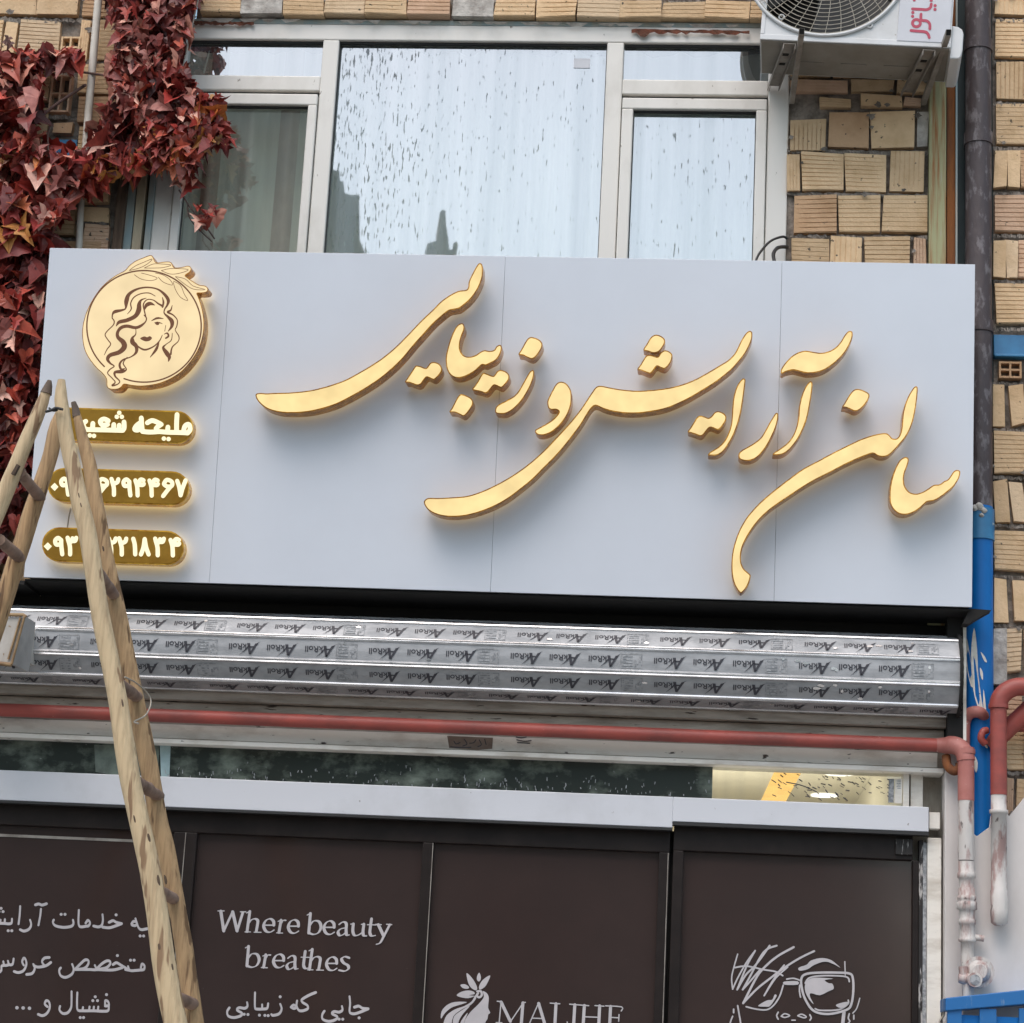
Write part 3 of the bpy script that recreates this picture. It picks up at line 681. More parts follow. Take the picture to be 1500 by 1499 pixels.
for cx_, cz_ in cor:      # square the corners off
    i = min(range(n), key=lambda k: (out[k][0] - cx_) ** 2 + (out[k][1] - cz_) ** 2)
    for j in (i - 1, i + 1):
        a, b = out[i], out[j % n]
        if abs(a[0] - b[0]) > 1e-4 and abs(a[1] - b[1]) > 1e-4 or True:
            q.add([A(a[0], 0, a[1]), A(b[0], 0, b[1]), A(cx_, 0, cz_)], [(0, 1, 2)])
abox(q, 0, .012, .001, AD, 0, AH); abox(q, AW - .012, AW, .001, AD, 0, AH); abox(q, .012, AW - .012, .001, AD, AH - .01, AH); abox(q, 0, AW, AD - .01, AD, 0.001, AH)
body = q.build('casing', 'acwhite', ac)
q = MB(); abox(q, .006, AW - .006, .004, AD - .012, -.004, .008)
for i in range(3): abox(q, .18 + i * .2, .3 + i * .2, .2, .215, -.007, -.004)
q.build('base_pan', 'acgrey', ac, bevel=.002)
q = MB(); abox(q, 0, AW, -.004, .006, 0.0, .028); abox(q, 0.0, .02, -.004, .006, .028, AH); q.build('lip', 'acwhite', ac, bevel=.003)
# guard grille: rings and spokes
q = MB(); zc2 = -.012
for r in np.linspace(.05, fr - .004, 17):
    q.tube([A(fcx + r * cos(2 * pi * i / 48), zc2 - .02 * (1 - (r / fr) ** 2), fcz + r * sin(2 * pi * i / 48)) for i in range(49)], .0017 if r < fr - .02 else .0022, 5, caps=False)
for i in range(32):
    a = 2 * pi * i / 32 + .05
    q.tube([A(fcx + r * cos(a + .25 * (1 - r / fr)), zc2 - .02 * (1 - (r / fr) ** 2) + .002, fcz + r * sin(a + .25 * (1 - r / fr))) for r in np.linspace(.04, fr - .002, 6)], .0019, 5, caps=False)
q.build('fan_guard', 'grille', ac)
q = MB(); q.tube([A(fcx + (fr + .004) * cos(2 * pi * i / 64), -.008, fcz + (fr + .004) * sin(2 * pi * i / 64)) for i in range(65)], .0085, 8, caps=False)
for (u, v) in ((1145, 26), (1274, 38)):
    p = AP(u, v); c_ = [p + Rm @ np.array([.012 * cos(t), -.006, .012 * sin(t)]) for t in np.linspace(0, 2 * pi, 14)]; q.tube(c_, .004, 6, caps=False)
q.build('guard_rim', 'acwhite', ac)
q = MB(); q.tube([A(fcx, .13, fcz), A(fcx, .05, fcz)], .06, 20)
for i in range(3):
    a0 = 2 * pi * i / 3 + .4; P = []
    for t in np.linspace(0, 1, 7):
        a = a0 + t * 1.3
        for r in (.055, fr * .94): P.append(A(fcx + r * cos(a), .05 + .07 * t, fcz + r * sin(a)))
    q.add(P, [(2 * i_, 2 * i_ + 1, 2 * i_ + 3, 2 * i_ + 2) for i_ in range(6)], 0, (1, 1, 1), True)
q.build('fan_blade', 'fan', ac)
q = MB(); abox(q, .02, AW - .2, .2, .21, .02, AH - .02); q.build('coil', 'dark', ac)
# side service panel with red lettering
pa, pb = AP(1317, 0, .006), AP(1313.5, 60, .006)
ipa = np.linalg.inv(Rm) @ (pb - AO)
q = MB(); abox(q, float(ipa[0]), AW - .006, -.007, -.0005, float(ipa[2]), AH - .03); sp = q.build('service_panel', 'acpanel', ac, bevel=.003)
k = Ink(lambda u, v, o: AP(u, v, .007 + o), .001)
zA = lambda p: zt(p, 12.5, (1300, 0))
W_ = 52 / 12.5
k.stroke(zA([(455, 165), (600, 172), (720, 178), (785, 140), (802, 75)]), W_); k.stroke(zA([(495, -60), (490, 5)]), W_)
for p in ((872, 105), (870, 175), (800, 8), (465, 230), (460, 300)): k.dot(*zA([p])[0], 30 / 12.5)
k.stroke(zA([(530 + 72 * cos(t), 425 + 66 * sin(t)) for t in np.linspace(0, 2 * pi, 14)[:-1]]), W_, closed=True)
k.stroke(zA([(615, 260), (612, 340), (640, 375), (720, 385), (772, 440), (776, 530)]), W_)
k.stroke(zA([(430, 560), (560, 572), (690, 585), (742, 625), (765, 690)]), W_)
k.mb.build('lettering', 'redink', sp)
# rounded end cap at right
q = MB(); P0 = []
for y in (.02, AD - .03):
    P0.append([A(AW + x, y, z) for x, z in ((0, .125), (.03, .12), (.048, .108), (.056, .085), (.056, .0), (.05, -.03), (.04, -.042), (0, -.042))])
q.hexa(P0[0], P0[1]); q.build('valve_cover', 'acwhite', ac, bevel=.006)
# two steel wall brackets
def sbox(mb, x0, x1, y0, y1, z0, z1, k=.17):
    P = [A(x - k * y, y, z) for z in (z0, z1) for (x, y) in ((x0, y0), (x1, y0), (x1, y1), (x0, y1))]
    mb.add(P, [(0, 3, 2, 1), (4, 5, 6, 7), (0, 1, 5, 4), (1, 2, 6, 5), (2, 3, 7, 6), (3, 0, 4, 7)])
def bracket(ub, vb, us, vs2, lab):
    b0 = AP(ub, vb); loc = np.linalg.inv(Rm) @ (b0 - AO); bx, bz = float(loc[0]), -.012
    t = thing('wall_bracket', lab, 'bracket', A(bx, AD, bz - .1), 'brackets under the air conditioner')
    q = MB(); wd = .058
    sbox(q, bx - wd / 2, bx + wd / 2, .0, AD + .1, bz - .004, bz)                   # web
    sbox(q, bx - wd / 2, bx - wd / 2 + .004, .0, AD + .1, bz - .03, bz - .004); sbox(q, bx + wd / 2 - .004, bx + wd / 2, .0, AD + .1, bz - .03, bz - .004)
    q.build('arm', 'bracket', t, bevel=.002)
    q = MB()
    for yy in (.1, .2): sbox(q, bx - .014, bx + .014, yy, yy + .022, bz - .007, bz - .0045)
    q.build('slot', 'dark', t)
    # sloping strut: from below the wall end up to in front of the unit's lower edge
    p0 = RP(us[0], us[1], (0, -.60, 0), (0, 1, 0)); p1 = RP(vs2[0], vs2[1], (0, -.05, 0), (0, 1, 0))
    d = np.array(p1) - p0; x = np.array([.026, 0, 0]); y = np.array([0, 0, .030])
    y2 = np.array([0, -.02, .026])
    q = MB(); fr_ = [p0 - x / 2 - y2 / 2, p0 + x / 2 - y2 / 2, p0 + x / 2 + y2 / 2, p0 - x / 2 + y2 / 2]; q.hexa(fr_, [p + d for p in fr_])
    st = q.build('strut', 'bracket', t, bevel=.003)
    q = MB(); n_ = -d / np.linalg.norm(d) * .0015
    fr2 = [p0 - x * .4 - y2 * .4, p0 + x * .4 - y2 * .4, p0 + x * .4 + y2 * .4, p0 - x * .4 + y2 * .4]; q.hexa([p + n_ for p in fr2], [p + n_ * .2 for p in fr2]); q.build('open_end', 'dark', st)
bracket(1157, 62, (1174.5, 46), (1160, 148), 'dusty steel bracket under the fan side of the air conditioner')
bracket(1361, 76, (1389.5, 48), (1353, 150), 'dusty steel bracket under the service panel end of the air conditioner')

# ================================================================== THE SHOP SIGN
SY0, SY1 = -.30, -.435                          # bottom and top edge of the face
sbl, sbr = U(33, 845, SY0), U(1422, 890, SY0); stl, str_ = U(75, 363, SY1), U(1430, 388, SY1)
Sx0, Sx1 = float((sbl[0] + stl[0]) / 2), float((sbr[0] + str_[0]) / 2); Sz0, Sz1 = float((sbl[2] + sbr[2]) / 2), float((stl[2] + str_[2]) / 2)
st_ = np.array([0, SY1 - SY0, Sz1 - Sz0]); SH = float(np.linalg.norm(st_)); st_ = st_ / SH
sn = np.array([0, -st_[2], st_[1]]);            # outward normal (towards the street, tipped down)
SO = np.array([Sx0, SY0, Sz0])
def S(u, v, off=0.0): return RP(u, v, SO + sn * off, sn)
def SL(x, t, off=0.0): return np.array([Sx0 + x, 0, 0]) + np.array([0, SO[1], SO[2]]) + st_ * t + sn * off
SW = Sx1 - Sx0
sign = thing('shop_sign', 'long white shop sign with glowing gold calligraphy above the roller shutter', 'sign', SL(SW / 2, 0, -.06))
# four cladding sheets with hairline joints
seams = [np.mean([S(336, 375)[0], S(308, 862)[0]]), np.mean([S(741, 380)[0], S(717, 878)[0]]), np.mean([S(1148, 386)[0], S(1131, 888)[0]])]
ed = [Sx0] + [float(s) for s in seams] + [Sx1]
for i in range(4):
    q = MB(); a, b = ed[i] - Sx0 + (.0005 if i else 0), ed[i + 1] - Sx0 - (.0005 if i < 3 else 0)
    q.hexa([SL(a, 0, 0), SL(b, 0, 0), SL(b, SH, 0), SL(a, SH, 0)], [SL(a, 0, -.02), SL(b, 0, -.02), SL(b, SH, -.02), SL(a, SH, -.02)])
    q.build('cladding_sheet', 'panel', sign, bevel=.0012)
q = MB(); q.hexa([SL(.004, .004, -.022), SL(SW - .004, .004, -.022), SL(SW - .004, SH - .004, -.022), SL(.004, SH - .004, -.022)],
                 [SL(.004, .004, -.14), SL(SW - .004, .004, -.14), SL(SW - .004, SH - .004, -.14), SL(.004, SH - .004, -.14)])
q.build('box_frame', 'dark', sign)
# black soffit added from sign to wall; its colour stands for the dark void
q = MB(); xs0, xs1 = Sx0 + .0, Sx1 - .005
q.hexa([(xs0, -.28, Sz0 - .012), (xs1, -.28, Sz0 - .012), (xs1, .05, Sz0 - .03), (xs0, .05, Sz0 - .03)], [(xs0, -.28, Sz0 - .004), (xs1, -.28, Sz0 - .004), (xs1, .05, Sz0 - .004), (xs0, .05, Sz0 - .004)])
q.build('void_sheet', 'dark', sign)
q = MB()
for x in (1.2, 2.6, 3.9): q.box(Sx0 + x, Sx0 + x + .04, -.27, .06, Sz0 + .9, Sz0 + .94); q.box(Sx0 + x, Sx0 + x + .04, -.27, .06, Sz0 + .2, Sz0 + .24)
q.build('support_arm', 'bracket', sign)
q = MB(); f_ = [U(1421, 891.5, -.27), U(1452, 894, -.27), U(1436, 903, -.27), U(1418, 914, -.27), U(1410, 914, -.27)]; q.hexa(f_, [p + np.array([0, .08, 0]) for p in f_]); q.build('corner_flap', 'dark', sign)

def inset(P, d):
    """shrink a closed pixel outline by d"""
    k = len(P); A_ = sum(P[i][0] * P[(i + 1) % k][1] - P[(i + 1) % k][0] * P[i][1] for i in range(k)); sg = 1 if A_ > 0 else -1; o = []
    for i in range(k):
        t = np.array(P[(i + 1) % k][:2]) - np.array(P[i - 1][:2]); t = t / (np.linalg.norm(t) or 1)
        o.append(np.array(P[i][:2]) + sg * d * np.array([-t[1], t[0]]))
    for _ in range(25):                      # undo edges that folded over at tight tips
        bad = [i for i in range(k) if np.dot(o[(i + 1) % k] - o[i], np.array(P[(i + 1) % k][:2]) - np.array(P[i][:2])) < 0]
        if not bad: break
        for i in bad:
            m_ = (o[i] + o[(i + 1) % k]) / 2; o[i] = m_ + (o[i - 1] - m_) * .02; o[(i + 1) % k] = m_ + (o[(i + 2) % k] - m_) * .02
    c = [o[0]]
    for p in o[1:]:
        if np.linalg.norm(p - c[-1]) > .12: c.append(p)
    return c
def raised(pts, name, face_name, face_mat, side_mat='gold', front=.125, back=.032, d=1.65, parent=None, smooth=True, n=4, lab=None, halo='halo'):
    P = catmull(pts, n, True) if smooth else [np.array(p, float) for p in pts]
    k = len(P); q = MB()
    Fv = [S(p[0], p[1], front) for p in P]; Bv = [f - sn * (front - back) for f in Fv]
    A_ = sum(P[i][0] * P[(i + 1) % k][1] - P[(i + 1) % k][0] * P[i][1] for i in range(k))
    if A_ < 0: Fv.reverse(); Bv.reverse()
    q.add(Fv, [tuple(range(k - 1, -1, -1))]); q.add(Bv, [tuple(range(k))], 1)
    q.add(Fv + Bv, [(i, (i + 1) % k, k + (i + 1) % k, k + i) for i in range(k)], 0)
    o = q.build(name, [side_mat, halo], parent or sign, label=lab)
    I = inset(P, d); q = MB(); q.add([S(p[0], p[1], front + .0025) for p in I], [tuple(range(len(I)))])
    q.build(face_name, face_mat, o)
    return o
z7 = lambda p: zt(p, 3.261, (340, 360)); z8 = lambda p: zt(p, 2.8846, (600, 460)); z1 = lambda p: zt(p, 3.3333, (1000, 460))
LET = [
 z7([(112,712),(130,704),(165,706),(200,704),(270,702),(340,696),(400,686),(470,667),(540,642),(600,610),(660,575),(720,535),(780,485),(840,425),(900,362),(960,305),(1000,265),(1040,237),(1080,217),(1118,211),(1128,197),(1130,175),(1140,150),(1158,115),(1175,88),(1187,84),(1196,95),(1198,125),(1195,155),(1180,195),(1160,230),(1135,260),(1110,282),(1085,300),(1060,306),(1035,312),(1005,335),(960,375),(915,425),(870,475),(820,535),(770,585),(710,635),(640,682),(570,722),(500,757),(430,780),(360,795),(290,800),(230,797),(180,785),(145,765),(120,738)]),
 z7([(1090,372),(1103,372),(1110,385),(1108,405),(1098,430),(1090,460),(1088,490),(1098,515),(1115,528),(1140,530),(1165,522),(1185,508),(1205,500),(1230,503),(1252,498),(1262,482),(1278,474),(1288,482),(1286,505),(1275,530),(1258,550),(1235,562),(1212,572),(1195,570),(1180,582),(1160,600),(1130,618),(1100,630),(1070,632),(1045,620),(1028,595),(1021,560),(1022,525),(1032,480),(1045,440),(1060,405),(1075,382)]),
 z7([(826,652),(838,630),(855,605),(870,582),(880,573),(900,576),(920,584),(930,582),(945,562),(962,556),(985,562),(1000,578),(1002,598),(990,618),(970,638),(958,640),(940,632),(928,630),(915,645),(902,662),(885,668),(865,662),(845,655)]),
 z7([(1148,688),(1160,668),(1175,645),(1190,618),(1202,608),(1222,614),(1243,622),(1252,620),(1265,602),(1280,594),(1305,600),(1322,615),(1324,635),(1312,655),(1292,676),(1280,678),(1262,670),(1250,668),(1238,682),(1222,700),(1208,705),(1185,698)]),
 z7([(1038,795),(1050,775),(1065,745),(1080,720),(1092,710),(1110,713),(1135,724),(1150,740),(1150,760),(1138,782),(1120,805),(1105,815),(1088,808),(1065,798)]),
 z7([(1368,520),(1380,498),(1395,470),(1410,447),(1425,437),(1445,440),(1468,450),(1482,468),(1480,488),(1468,510),(1450,532),(1432,542),(1410,535),(1390,525)]),
 z7([(1256,790),(1260,772),(1275,758),(1300,745),(1325,732),(1350,715),(1370,692),(1388,660),(1405,630),(1420,605),(1435,594),(1443,603),(1440,630),(1428,665),(1410,700),(1390,732),(1365,762),(1335,788),(1305,803),(1275,804),(1260,800)]),
 z8([(585,395),(582,370),(592,345),(605,320),(618,298),(635,287),(655,290),(672,305),(682,325),(685,350),(682,385),(670,420),(652,450),(628,478),(600,500),(570,512),(545,512),(531,502),(532,490),(545,482),(575,466),(605,446),(625,425),(630,412),(618,405),(598,405)]),
 z8([(1440,72),(1448,80),(1447,105),(1438,130),(1420,165),(1395,198),(1365,232),(1330,262),(1290,292),(1245,320),(1195,350),(1140,378),(1085,400),(1030,412),(970,420),(910,420),(855,412),(815,400),(785,388),(765,404),(745,435),(720,475),(690,515),(655,560),(615,605),(570,650),(520,700),(465,745),(410,785),(355,815),(290,840),(225,855),(160,857),(115,848),(80,830),(62,805),(63,788),(80,778),(120,778),(180,775),(240,770),(300,752),(360,725),(420,692),(480,652),(530,612),(575,570),(615,528),(655,485),(690,445),(725,400),(755,355),(775,325),(790,308),(810,304),(850,312),(900,320),(960,325),(1020,322),(1080,315),(1140,302),(1200,280),(1260,248),(1320,212),(1340,200),(1358,185),(1375,165),(1388,140),(1400,115),(1415,90),(1428,76)]),
 z8([(988,152),(1000,130),(1015,105),(1028,92),(1045,88),(1065,95),(1078,108),(1078,125),(1065,148),(1050,162),(1030,166),(1010,160)]),
 z8([(962,235),(975,215),(990,190),(1003,175),(1020,174),(1040,180),(1050,180),(1062,163),(1078,154),(1095,158),(1110,172),(1108,195),(1095,218),(1078,232),(1060,228),(1045,222),(1032,238),(1018,252),(1000,248),(980,240)]),
 z1([(290,318),(302,316),(307,328),(303,360),(298,400),(292,440),(285,480),(275,520),(262,560),(245,600),(222,640),(198,672),(170,690),(140,692),(124,690),(130,678),(150,665),(180,645),(205,618),(222,585),(235,545),(240,500),(243,455),(248,410),(258,370),(272,340)]),
 z1([(25,575),(38,555),(55,528),(70,505),(85,497),(110,502),(125,508),(140,500),(155,482),(172,475),(195,482),(212,498),(212,518),(200,540),(182,562),(168,566),(148,558),(132,556),(118,570),(100,592),(85,597),(60,588),(40,582)]),
 z1([(272,695),(275,680),(290,665),(320,648),(350,630),(380,605),(402,572),(422,535),(440,505),(455,484),(466,488),(466,515),(455,555),(440,590),(420,630),(395,668),(365,700),(335,715),(305,718),(280,710)]),
 z1([(615,335),(628,330),(634,345),(630,390),(622,440),(610,500),(595,545),(575,590),(550,630),(520,665),(490,685),(460,690),(440,688),(445,678),(470,662),(500,640),(525,615),(545,580),(558,540),(565,500),(568,455),(578,410),(592,370)]),
 z1([(478,283),(485,262),(505,235),(535,205),(565,188),(600,180),(640,186),(680,190),(715,182),(745,165),(770,138),(790,105),(808,86),(825,85),(830,95),(828,120),(815,150),(795,185),(765,220),(730,250),(690,275),(650,287),(610,290),(575,283),(540,275),(505,283),(486,292)]),
 z1([(778,455),(790,435),(805,410),(822,385),(838,370),(860,367),(885,375),(908,388),(912,405),(900,430),(880,455),(858,472),(838,475),(815,465),(795,458)]),
 z1([(1130,358),(1143,354),(1148,368),(1145,410),(1138,460),(1128,510),(1112,560),(1090,600),(1062,635),(1035,665),(1010,688),(985,698),(955,695),(930,682),(900,690),(850,710),(790,738),(720,775),(650,810),(590,845),(530,885),(470,925),(420,962),(375,1005),(340,1050),(312,1095),(292,1140),(284,1185),(288,1220),(302,1248),(325,1268),(332,1280),(325,1310),(310,1340),(292,1360),(280,1362),(262,1340),(248,1310),(240,1270),(238,1225),(242,1170),(255,1115),(275,1060),(305,1005),(345,955),(395,905),(455,855),(520,805),(590,755),(660,718),(730,680),(800,645),(870,612),(930,592),(975,583),(1000,585),(1015,598),(1025,608),(1045,608),(1060,590),(1068,560),(1072,520),(1075,485),(1085,445),(1100,405),(1117,375)]),
 z1([(1082,700),(1098,702),(1104,715),(1098,740),(1085,775),(1080,805),(1085,840),(1105,868),(1135,878),(1165,872),(1195,856),(1225,836),(1255,832),(1275,818),(1295,808),(1310,788),(1325,768),(1342,762),(1355,770),(1352,795),(1340,820),(1322,845),(1295,868),(1260,895),(1228,912),(1195,918),(1180,930),(1160,948),(1130,968),(1095,980),(1062,978),(1035,962),(1015,932),(1010,895),(1012,850),(1022,800),(1040,750),(1060,715)]),
]
for L_ in LET: raised(L_, 'letter', 'lit_face', 'face')

# emblem
ze = lambda p: zt(p, 6.814, (110, 365))
EM = [(315,1360),(330,1390),(370,1402),(430,1398),(465,1375),(490,1350),(560,1362),(650,1370),(750,1362),(850,1340),(950,1298),(1050,1235),(1130,1155),(1200,1060),(1250,960),(1280,850),(1288,740),(1278,640),(1255,545),(1228,470),(1218,442),(1260,440),(1310,432),(1328,405),(1318,380),(1290,365),(1240,358),(1180,325),(1115,280),(1102,262),(1140,235),(1160,205),(1150,175),(1120,168),(1075,178),(1020,185),(985,180),(965,140),(935,125),(880,128),(820,135),(797,122),(775,72),(745,62),(690,82),(610,115),(540,165),(495,215),(420,255),(340,310),(260,385),(190,480),(130,590),(90,700),(72,810),(76,920),(100,1020),(150,1110),(215,1190),(275,1245),(312,1300)]
em = raised(ze(EM), 'emblem', 'lit_face', 'emblemface', front=.115, d=1.0, halo='halo2', lab='round gold emblem with a line drawing of a woman with wavy hair')
k = Ink(lambda u, v, o: S(u, v, .1185 + o), .0008)
ring = []
for t in np.linspace(R_(110.5), R_(-226), 60): ring.append((688 + 571 * cos(t), 772 + 557 * sin(t), 15))
k.stroke(ze(ring), n=2)
ES = [
 [(370,690,8),(375,650,12),(400,625,24),(470,610,16),(505,590,12),(512,520,32),(540,450,24),(620,400,15),(720,383,12),(820,400,12),(890,450,20),(930,510,24),(920,560,15),(895,600,10),(890,640,10),(930,680,20),(965,720,30),(965,770,22),(930,820,6)],
 [(370,690,8),(390,720,9),(380,760,8),(320,820,8),(300,860,8),(330,910,8),(355,950,8),(320,1000,8),(290,1060,4)],
 [(410,770,5),(440,730,24),(520,710,28),(600,670,30),(635,610,36),(640,550,28),(660,510,14),(710,490,5)],
 [(520,650,4),(560,600,9),(555,540,9),(590,480,9),(660,445,8),(740,440,8),(800,470,5)],
 [(690,660,9),(712,690,9),(700,730,10),(650,770,20),(600,785,22),(520,770,24),(460,785,24),(425,830,22),(428,880,26),(480,930,36),(490,980,38),(440,1030,32),(350,1060,28),(325,1100,24),(350,1140,14),(390,1170,9),(350,1200,9),(325,1240,8),(370,1290,8),(400,1330,9),(370,1362,14),(420,1352,9),(445,1320,9),(400,1270,13),(400,1230,20),(470,1222,26),(512,1200,9),(480,1140,9),(520,1080,6)],
 [(710,690,8),(690,610,10),(682,550,10),(720,505,8),(780,510,8),(830,545,12),(875,570,16)],
 [(695,600,10),(712,562,26),(750,545,26),(795,560,5)], [(870,480,4),(882,530,14),(872,580,12)],
 [(605,790,5),(605,850,8),(570,890,18),(572,930,32),(610,970,28),(610,1030,20),(560,1075,9),(480,1105,12),(445,1150,16),(460,1200,16),(500,1190,5)],
 [(580,890,5),(610,955,9),(690,1005,14),(780,975,10),(840,920,9),(870,860,5)], [(840,920,5),(810,1000,20),(750,1080,5)],
 [(970,560,4),(955,610,12),(925,630,16),(980,660,10),(1020,710,8),(1015,770,8),(1000,810,6),(1035,870,8),(1030,920,7),(970,980,10),(955,1050,14)],
 [(970,840,5),(960,910,7),(910,950,7),(880,985,18),(915,1040,32),(940,1080,26),(930,1125,4)],
 [(890,850,5),(920,840,12),(932,870,14),(905,890,12)], [(765,715,6),(820,690,15),(880,695,5)], [(795,735,6),(822,742,26),(842,736,10),(872,746,4)], [(905,760,4),(895,820,5)]]
for s_ in ES: k.stroke(ze([(a, b, c * 1.4) for a, b, c in s_]), n=6)
k.poly(ze([(650,890),(690,872),(718,880),(745,870),(768,888),(745,915),(705,922),(668,908)]))
for s_ in ([(540,215),(600,170),(690,130),(770,100),(720,150),(640,190),(540,215)],[(690,190),(780,150),(870,150),(960,160),(880,185),(790,190),(690,190)],[(860,215),(960,195),(1130,205),(1050,240),(950,250),(860,215)],[(1000,275),(1100,300),(1180,370),(1300,405),(1180,400),(1080,340),(1000,275)],[(590,255),(660,300),(760,315),(820,290),(740,260),(660,240)],[(830,280),(880,330),(970,360),(950,310),(880,260),(800,240)],[(980,330),(1000,400),(1050,480),(1125,515),(1090,450),(1050,360),(980,320)]):
    k.stroke(ze([(a, b, 6) for a, b in s_]), n=4)
k.mb.build('drawing', 'etch', em)

# three gold plaques
def pill(x0, x1, t0, t1, b0, b1):
    """x range, top edge at both ends, bottom edge at both ends (photo px)"""
    P = []; r = (b1 - t1) / 2
    for a in np.linspace(-90, 90, 13): P.append((x1 - r + r * cos(R_(a)), (t1 + b1) / 2 + r * sin(R_(a))))
    for a in np.linspace(90, 270, 13): P.append((x0 + r + r * cos(R_(a)), (t0 + b0) / 2 + r * sin(R_(a))))
    return P
zp1 = lambda p: zt(p, 7.5, (100, 590)); zp2 = lambda p: zt(p, 6.25, (60, 675)); zp3 = lambda p: zt(p, 6.0, (50, 765))
def plaque(args, lab):
    P = pill(*args); o = raised(P, 'plaque', 'plate', 'goldplate', side_mat='goldrim', smooth=False, front=.09, back=.03, halo='halo2', d=2.1, lab=lab)
    return o, Ink(lambda u, v, of: S(u, v, .0935 + of), .0008)
o, k = plaque((77, 283, 597, 602, 645, 650), 'topmost gold plaque with a name in white lit letters')
w_ = 52 / 7.5
for p in ([(1310,335),(1270,315),(1285,255),(1325,240),(1338,295),(1310,335)], [(1310,332),(1200,328),(1100,326),(1000,318)], [(1195,130),(1190,230),(1190,322)], [(1095,268),(1090,322)],
          [(868,222),(920,197),(975,215),(1022,240)], [(1015,242),(965,285),(990,318)], [(1000,318),(900,324),(822,318)], [(802,168),(806,240),(815,318)], [(800,215),(748,255),(730,295),(770,300),(800,270)],
          [(612,212),(610,290),(560,305)], [(560,248),(556,300)], [(500,240),(498,300)], [(600,305),(400,300),(200,296)], [(440,200),(392,180),(352,205),(375,245),(432,240)], [(375,245),(400,290)], [(270,228),(265,298)], [(192,205),(165,232),(178,280),(215,298)]):
    k.stroke(zp1(p), w_)
for p in ((1050,395),(1102,400),(560,112),(533,156),(588,156),(236,360),(282,365)): k.dot(*zp1([p])[0], 25 / 7.5)
k.mb.build('lettering', 'textlit', o)
def n9(dx, dy, z, k, s=1.0): 
    f = lambda p: z([(dx + a * s, dy + b * s) for a, b in p]); w2 = 36 * s / (z([(1, 0)])[0][0] - z([(0, 0)])[0][0]) / 36 * 1.0
    return f
def digit(k, z, ch, x, y, sc):
    """Persian digit drawn in a 100 x 170 box whose top left corner is (x, y)"""
    unit = z([(1, 0)])[0][0] - z([(0, 0)])[0][0]; wd = 36 * sc * unit
    T_ = lambda p: z([(x + a * sc, y + b * sc) for a, b in p])
    st = {'9': [[(70, 40), (45, 18), (20, 40), (30, 75), (70, 70)], [(70, 35), (72, 90), (80, 158)]],
          '2': [[(22, 15), (40, 52), (72, 45), (82, 18)], [(26, 30), (42, 90), (44, 155)]],
          '3': [[(18, 15), (34, 50), (56, 42), (60, 20)], [(56, 42), (82, 42), (92, 16)], [(22, 30), (38, 90), (40, 158)]],
          '4': [[(18, 25), (34, 80), (38, 158)], [(34, 62), (80, 66), (92, 55)], [(90, 25), (66, 18), (52, 38), (62, 58)]],
          '6': [[(20, 50), (45, 18), (88, 35), (88, 70), (50, 76), (24, 60), (20, 50)], [(82, 72), (50, 110), (12, 160)]],
          '7': [[(18, 25), (36, 80), (48, 152)], [(48, 152), (65, 90), (92, 20)]],
          '1': [[(25, 18), (38, 70), (42, 152)]],
          '8': [[(50, 20), (40, 90), (18, 152)], [(50, 20), (62, 90), (84, 152)]]}[ch]
    for s_ in st: k.stroke(T_(s_), wd)
o, k = plaque((69.5, 277, 686, 690.5, 735, 740.5), 'middle gold plaque with a telephone number in white lit digits')
k.poly(zp2([(125,203),(160,240),(125,278),(88,240)]), smooth=False)
for ch, x in (('9', 165), ('6', 508), ('2', 622), ('9', 735), ('4', 845), ('4', 974), ('6', 1105), ('7', 1228)): digit(k, zp2, ch, x, 152 + (x - 700) * .012, 1.05)
k.mb.build('lettering', 'textlit', o)
o, k = plaque((61.5, 269.5, 773, 777.5, 822.5, 828), 'lowest gold plaque with a telephone number in white lit digits')
k.poly(zp3([(120,178),(156,213),(120,250),(84,213)]), smooth=False)
for ch, x in (('9', 165), ('3', 275), ('2', 632), ('2', 725), ('1', 845), ('8', 920), ('3', 1045), ('4', 1180)): digit(k, zp3, ch, x, 122 + (x - 300) * .010, 1.03)
k.mb.build('lettering', 'textlit', o)

# cable from the sign top to the wall
q = MB()
q.tube(catmull([S(1106, 386, -.03), U(1112, 372, -.3), U(1128, 354, -.12), U(1146, 347, -.04), U(1153, 350, -.02)], 6), .006, 8)
q.tube(catmull([U(1135, 386, -.25), U(1133, 372, -.2), U(1140, 363, -.12), U(1153, 362, -.03)], 6), .009, 8)
tag(q.build('cable', 'cable'), 'black electric cable looping from the brick wall down behind the sign', 'cable')

# ================================================================== ROLLER SHUTTER
YC = -.13; c0 = U(780, 970.5, YC); zc = float(c0[2]); AP_ = .173
xr0, xr1_ = X(-130, 980, -.3), X(1407, 990, -.3)
sh = thing('roller_shutter', 'rolled up aluminium shutter with printed protective film under the sign', 'shutter', ((xr0 + xr1_) / 2, YC, zc - .2))
